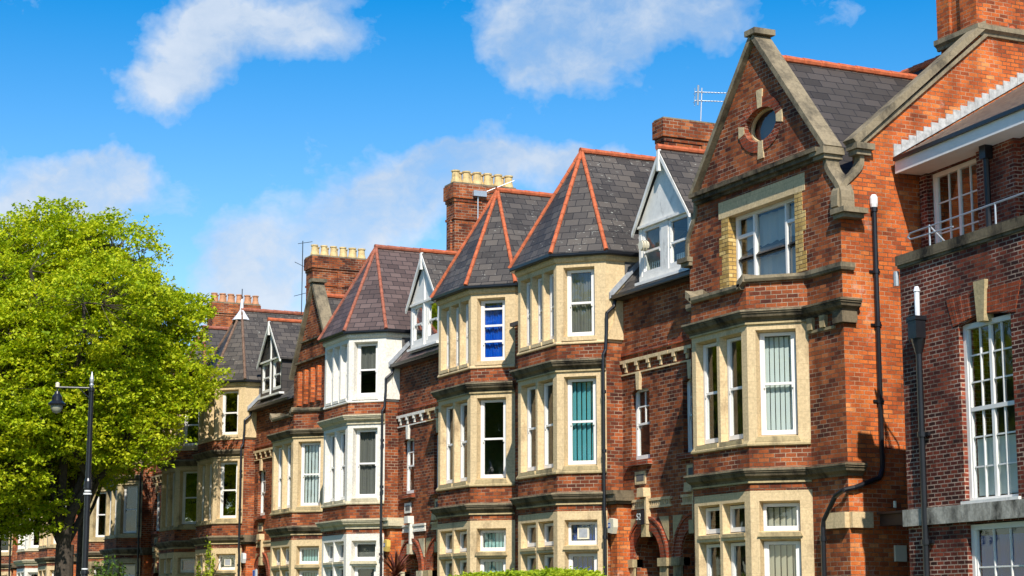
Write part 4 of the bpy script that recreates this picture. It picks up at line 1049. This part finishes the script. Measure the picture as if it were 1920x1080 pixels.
def tree(base, r, zlo, zhi, seed, label, nclus=2600, per=34, ymax=99, trunk=.55, fork=4.2, lean=(0, 0), keep=None, bough=None, leafs=(.11, .18)):
    rng = np.random.default_rng(seed); rd = random.Random(seed)
    t = empty('street_tree', (base[0], base[1], 0), label, 'tree')
    cx, cy = base[0]+lean[0], base[1]+lean[1]; cz = (zlo+zhi)/2; hz = (zhi-zlo)/2
    # lobes of the crown
    lobes = []
    for i in range(46):
        d = rng.normal(size=3); d /= np.linalg.norm(d); k = rng.uniform(.35, .82)
        tz = d[2]*hz*k
        taper = 1.0 if tz < 0 else 1-.35*(tz/hz)
        c = np.array([cx+d[0]*r*k*taper, cy+d[1]*r*k*taper, cz+tz]); lobes.append((c, rng.uniform(.20, .36)*r))
    lobes.append((np.array([cx, cy, cz]), r*.55))
    cl = []
    for _ in range(nclus):
        c, q = lobes[rng.integers(len(lobes))]; d = rng.normal(size=3); d /= np.linalg.norm(d)
        p = c+d*q*rng.uniform(.72, 1.06)*np.array([1, 1, .75])
        cl.append(p)
    cl = np.array(cl)
    if bough is not None:
        d = rng.normal(size=(bough[2], 3)); d /= np.linalg.norm(d, axis=1)[:, None]; cl = np.concatenate([cl, np.array(bough[0])+d*np.array(bough[1])*rng.uniform(.4, 1, bough[2])[:, None]])
        d = rng.normal(size=(420, 3)); d /= np.linalg.norm(d, axis=1)[:, None]; cl = np.concatenate([cl, np.array((base[0], base[1]-1.0, zhi-2.9))+d*np.array((2.6, 2.7, 2.1))*rng.uniform(.5, 1, 420)[:, None]])
    cl = cl[cl[:, 1] < ymax]
    if keep is not None: cl = cl[keep(cl)]
    # leaves: thin tilted sprays
    C_ = []
    for p in cl:
        n = rng.integers(per-8, per+8); rr = rng.uniform(.3, .62); a = rng.uniform(0, 2*math.pi, n); q = rr*np.sqrt(rng.uniform(0, 1, n))
        tl = rng.normal(size=2)*.3
        x = q*np.cos(a); y = q*np.sin(a); z = tl[0]*x+tl[1]*y-.35*q*q+rng.normal(size=n)*.055
        C_.append(np.stack([p[0]+x, p[1]+y, p[2]+z], 1))
    C_ = np.concatenate(C_)
    leafmesh('crown', C_, rng.uniform(leafs[0], leafs[1], len(C_)), M['leaf'], t, rng)
    # trunk and limbs
    mb = MB(); tb = Vector((base[0], base[1], 0))
    fk = tb+Vector((lean[0]*.25, lean[1]*.25, fork))
    mb.tube(tb-Vector((0, 0, .1)), tb+Vector((0, 0, .5)), trunk*1.35, trunk*1.02, 14); mb.tube(tb+Vector((0, 0, .5)), fk, trunk*1.02, trunk*.86, 14)
    nodes = []
    def limb(p, q, r0, r1, wob=.06, k=7):
        pts = []; L = (q-p).length
        for i in range(k+1):
            s_ = i/k; o_ = Vector((rd.gauss(0, 1), rd.gauss(0, 1), rd.gauss(0, .6)))*L*wob*math.sin(math.pi*s_)*.5
            pts.append(p.lerp(q, s_)+Vector((0, 0, L*.07*math.sin(math.pi*s_)))+o_)
        for i in range(k):
            mb.tube(pts[i], pts[i+1], r0+(r1-r0)*i/k, r0+(r1-r0)*(i+1)/k, 7 if r0 > .1 else 5, cap=False)
            nodes.append((pts[i+1], r0+(r1-r0)*(i+1)/k))
    mains = []
    for i in range(9):
        a = 2*math.pi*i/9+rd.uniform(-.3, .3); e = rd.uniform(.25, 1.2)
        q = Vector((cx+r*.65*math.cos(a)*math.cos(e*.6), cy+r*.65*math.sin(a)*math.cos(e*.6), cz-hz*.35+hz*.85*math.sin(e)))
        if q.y > ymax-.5: q.y = ymax-.5
        s0 = tb.lerp(fk, rd.uniform(.8, 1.0)); limb(s0, q, trunk*(.52 if i % 4 == 0 else .34), .07); 
    main_nodes = list(nodes)
    lc = [l[0] for l in lobes]
    for c in lc:
        c = Vector(c); 
        if c.y > ymax: c.y = ymax-.3
        b_ = min(main_nodes, key=lambda n_: (n_[0]-c).length); limb(b_[0], c, min(b_[1]*.8, .11), .03, .08, 5)
    nn = list(nodes)
    P_ = np.array([tuple(n_[0]) for n_ in nn])
    for p in cl[::2]:
        i = int(np.argmin(((P_-p)**2).sum(1)))
        mb.tube(nn[i][0], Vector(p), .018, .006, 3, cap=False)
    mb.build('trunk', M['bark'], t)
    return t
tree((-78.3, 17.2), 7.2, 4.0, 19.4, 3, 'large yellow-green spring tree with a forked trunk, the lamp post before it', nclus=4700, ymax=23.2, trunk=.42, fork=4.4, lean=(.6, 0), bough=((-78.5, 15.2, 5.9), (2.4, 2.6, 1.5), 330), keep=lambda c: c[:, 1] < np.where(c[:, 2] > 8, 20.9+(c[:, 2]-8)*.62, 20.9-(8-c[:, 2])*.5))
tree((-78.2, 14.2), 6.0, 3.4, 17.8, 8, 'second spring-green tree, its dark trunk at the left edge', nclus=3000, ymax=23, trunk=.62, fork=4.6, lean=(-.4, -.2))

shade_tree = tree((-88.3, 20.2), 4.2, 6.2, 15.0, 21, 'smaller tree close to the houses, added to shade the bay behind the lamp post', nclus=1500, ymax=23.1, trunk=.24, fork=6.2)  # added tree, placed so its crown darkens the far house fronts
# the row of trees across the street that the windows mirror
src = next(o for o in COL.objects if o.name == 'street_tree')
for (x, y, a) in ((-18, -10, .5), (-33, -11, 2.1), (-48, -10.5, 4.0), (-63, -11, 1.2), (-78, -10, 5.2), (-93, -11, 3.0), (-110, -10, .2)):
    r_ = src.copy(); COL.objects.link(r_); r_.location = (x, y, 0); r_.rotation_euler = (0, 0, a)
    tagp(r_, 'one of the spring trees across the street, mirrored green in the window panes', 'tree', 'trees across the street')
    for c_ in src.children:
        d_ = c_.copy(); COL.objects.link(d_); d_.parent = r_

def shrubball(name, label, cat, c, rad, n, mat, sz=(.05, .1), seed=1, group=None):
    rng = np.random.default_rng(seed); d = rng.normal(size=(n, 3)); d /= np.linalg.norm(d, axis=1)[:, None]
    P_ = np.array(c)+d*np.array(rad)*rng.uniform(.5, 1.05, n)[:, None]
    P_[:, 2] = np.abs(P_[:, 2])
    e = empty(name, (c[0], c[1], 0), label, cat, group)
    leafmesh('foliage', P_, rng.uniform(sz[0], sz[1], n), M[mat], e, rng)
    mb = MB(); rd = random.Random(seed)
    for i in range(14):
        q = P_[rd.randrange(n)]; mb.tube((c[0]+rd.uniform(-.1, .1), c[1]+rd.uniform(-.1, .1), 0), tuple(q), .03, .01, 5)
    mb.build('stem', M['bark'], e); return e

# hedge in front of the turret house bays
rng = np.random.default_rng(12)
hd = empty('hedge', (-42, 20.4, 0), 'clipped yellow-green hedge in front of the stone bays', 'hedge')
n = 26000
P_ = np.stack([rng.uniform(-45.6, -39.1, n), rng.uniform(19.8, 21.0, n), rng.uniform(.1, 2.5, n)], 1)
face = rng.integers(0, 4, n); P_[face == 0, 1] = 19.8+rng.normal(size=(face == 0).sum())*.05; P_[face >= 2, 2] = 2.50+rng.normal(size=(face >= 2).sum())*.055+.03*np.sin(P_[face >= 2, 0]*3.1)
leafmesh('foliage', P_, rng.uniform(.05, .11, n), M['hedgeleaf'], hd, rng)
mb = MB(); mb.wbox(-45.5, -39.2, 19.9, 20.9, 0, 2.36); mb.build('twig_core', M['shrubleaf'], hd)

# cordyline
cd = empty('cordyline_palm', (-53.2, 21.5, 0), 'spiky maroon cordyline palm in front of the white painted bay', 'plant')
mb = MB(); mb.tube((-53.2, 21.5, 0), (-53.2, 21.5, 2.75), .09, .07, 8); mb.build('stem', M['bark'], cd)
mb = MB(); rd = random.Random(5)
for i in range(95):
    a = rd.uniform(0, 2*math.pi); e = rd.uniform(-.35, 1.5); L = rd.uniform(.75, 1.05)*(1 if e < 1.1 else .8); p = Vector((-53.2, 21.5, 2.75)); w_ = .028; side = Vector((-math.sin(a), math.cos(a), 0))
    pts = [];
    for k in range(5):
        pts.append(p.copy()); ee = e-.16*k*(1 if e < 1.1 else .4); p = p+Vector((math.cos(a)*math.cos(ee), math.sin(a)*math.cos(ee), math.sin(ee)))*L/4
    ws = [.03, .036, .03, .018, .003]
    for k in range(4): mb.poly([pts[k]-side*ws[k], pts[k]+side*ws[k], pts[k+1]+side*ws[k+1], pts[k+1]-side*ws[k+1]])
mb.build('leaf_rosette', M['redleaf'], cd)

# climbing plant on the spired house
iv = empty('climbing_plant', (-79.3, 23.3, 0), 'thin bright green climber trailing up the spired house bay', 'plant')
rng = np.random.default_rng(9); pts = []
stems = [[(-79.2, 23.3, 0), (-79.3, 23.38, 2.6), (-79.0, 23.36, 3.6), (-78.86, 23.42, 4.3), (-78.95, 23.36, 4.7)], [(-79.2, 23.3, 0), (-80.2, 23.36, 2.8), (-80.35, 23.4, 3.8)], [(-79.3, 23.38, 2.6), (-78.5, 23.66, 3.5), (-78.3, 23.8, 4.0)]]
mb = MB()
for s_ in stems:
    mb.path(s_, .015, 5)
    for a, b in zip(s_, s_[1:]):
        k = int((Vector(b)-Vector(a)).length*110); t_ = rng.uniform(0, 1, k)[:, None]; pts.append(np.array(a)*(1-t_)+np.array(b)*t_+rng.normal(size=(k, 3))*np.array([.11, .05, .1]))
mb.build('stem', M['bark'], iv)
P_ = np.concatenate(pts); P_[:, 1] = np.minimum(P_[:, 1], 23.45); leafmesh('foliage', P_, rng.uniform(.07, .13, len(P_)), M['hedgeleaf'], iv, rng)
shrubball('garden_shrub', 'low bright green shrub against the big tree trunk', 'shrub', (-76.5, 18.6, 2.0), (1.3, 1.0, 1.9), 2600, 'shrubleaf', (.08, .14), 3)
shrubball('garden_shrub', 'dark garden bush behind the street lamp post', 'shrub', (-84.5, 20.6, 1.9), (1.6, 1.1, 1.4), 2600, 'shrubleaf', (.08, .14), 4)
shrubball('garden_shrub', 'small leafy sprig between hedge and gabled house', 'shrub', (-37.3, 21.6, 1.7), (.25, .2, .72), 260, 'hedgeleaf', (.05, .1), 6)

# ------------------------------------------------------------------ street lamp
L_ = empty('street_lamp', (-45.8, 10.57, 0), 'black street lamp post with finial and hanging lantern before the big tree', 'street lamp')
mb = MB(); lx, ly = -45.8, 10.57
mb.lathe((lx, ly, 0), [(.16, 0), (.16, .25), (.12, .35), (.11, 1.2), (.085, 1.35), (.078, 2.55), (.10, 2.56), (.10, 2.62), (.072, 2.63), (.072, 4.42), (.092, 4.43), (.092, 4.48), (.072, 4.49), (.072, 4.56), (.095, 4.57), (.09, 4.75), (.066, 4.82), (.055, 6.9), (.075, 6.92), (.075, 6.98), (.055, 7.0), (.05, 7.02)], 14)
mb.build('post', M['black'], L_)
mb = MB(); mb.lathe((lx, ly, 4.5), [(.080, 0), (.080, .035)], 14); mb.lathe((lx, ly, 4.42), [(.101, .01), (.101, .05)], 14); mb.lathe((lx, ly, 2.66), [(.077, 0), (.077, .03)], 14); mb.build('reflective_band', M['white_plastic'], L_)
mb = MB(); mb.lathe((lx, ly, 7.02), [(.04, 0), (.06, .04), (.035, .08), (.05, .13), (.055, .19), (.03, .27), (.008, .37)], 12); mb.build('finial', M['galv'], L_)
ax, ay = -45.97, 9.79
mb = MB(); mb.tube((lx, ly, 6.99), (ax, ay, 6.99), .022); mb.tube((lx, ly, 6.7), (lx+(ax-lx)*.35, ly+(ay-ly)*.35, 6.97), .014); mb.tube((ax, ay, 7.0), (ax, ay, 6.86), .02); mb.build('bracket_arm', M['black'], L_)
mb = MB(); mb.lathe((ax, ay, 6.99), [(.05, 0), (.05, .1), (.02, .12)], 10); mb.build('lamp_cap', M['cream_plastic'], L_)
mb = MB(); mb.lathe((ax, ay, 6.56), [(.20, 0), (.21, .03), (.13, .10), (.12, .2), (.07, .27), (.05, .33)], 16); lt = mb.build('lantern', M['black'], L_)
mb = MB(); mb.lathe((ax, ay, 6.36), [(.02, 0), (.09, .03), (.135, .11), (.145, .21)], 16); mb.build('lamp_bowl', plain('frosted_bowl', (.30, .30, .22), .3), lt, smooth=True)

# parking sign
sg = empty('parking_sign', (-63.4, 20.5, 0), 'blue and white parking sign in front of the small gabled house', 'sign')
mb = MB(); mb.tube((-63.4, 20.5, 0), (-63.4, 20.5, 3.15), .03); mb.build('pole', M['galv'], sg)
mb = MB(); mb.wbox(-63.62, -63.16, 20.44, 20.46, 2.4, 3.12); o = mb.build('sign_plate', M['white_plastic'], sg)
mb = MB(); mb.wbox(-63.58, -63.36, 20.43, 20.438, 2.84, 3.1); mb.build('sign_symbol', M['blue_ink'], o)
mb = MB()
for k in range(5): mb.wbox(-63.56, -63.34-(k % 2)*.06, 20.432, 20.438, 2.46+k*.07, 2.485+k*.07)
mb.build('sign_lettering', M['blue_ink'], o)
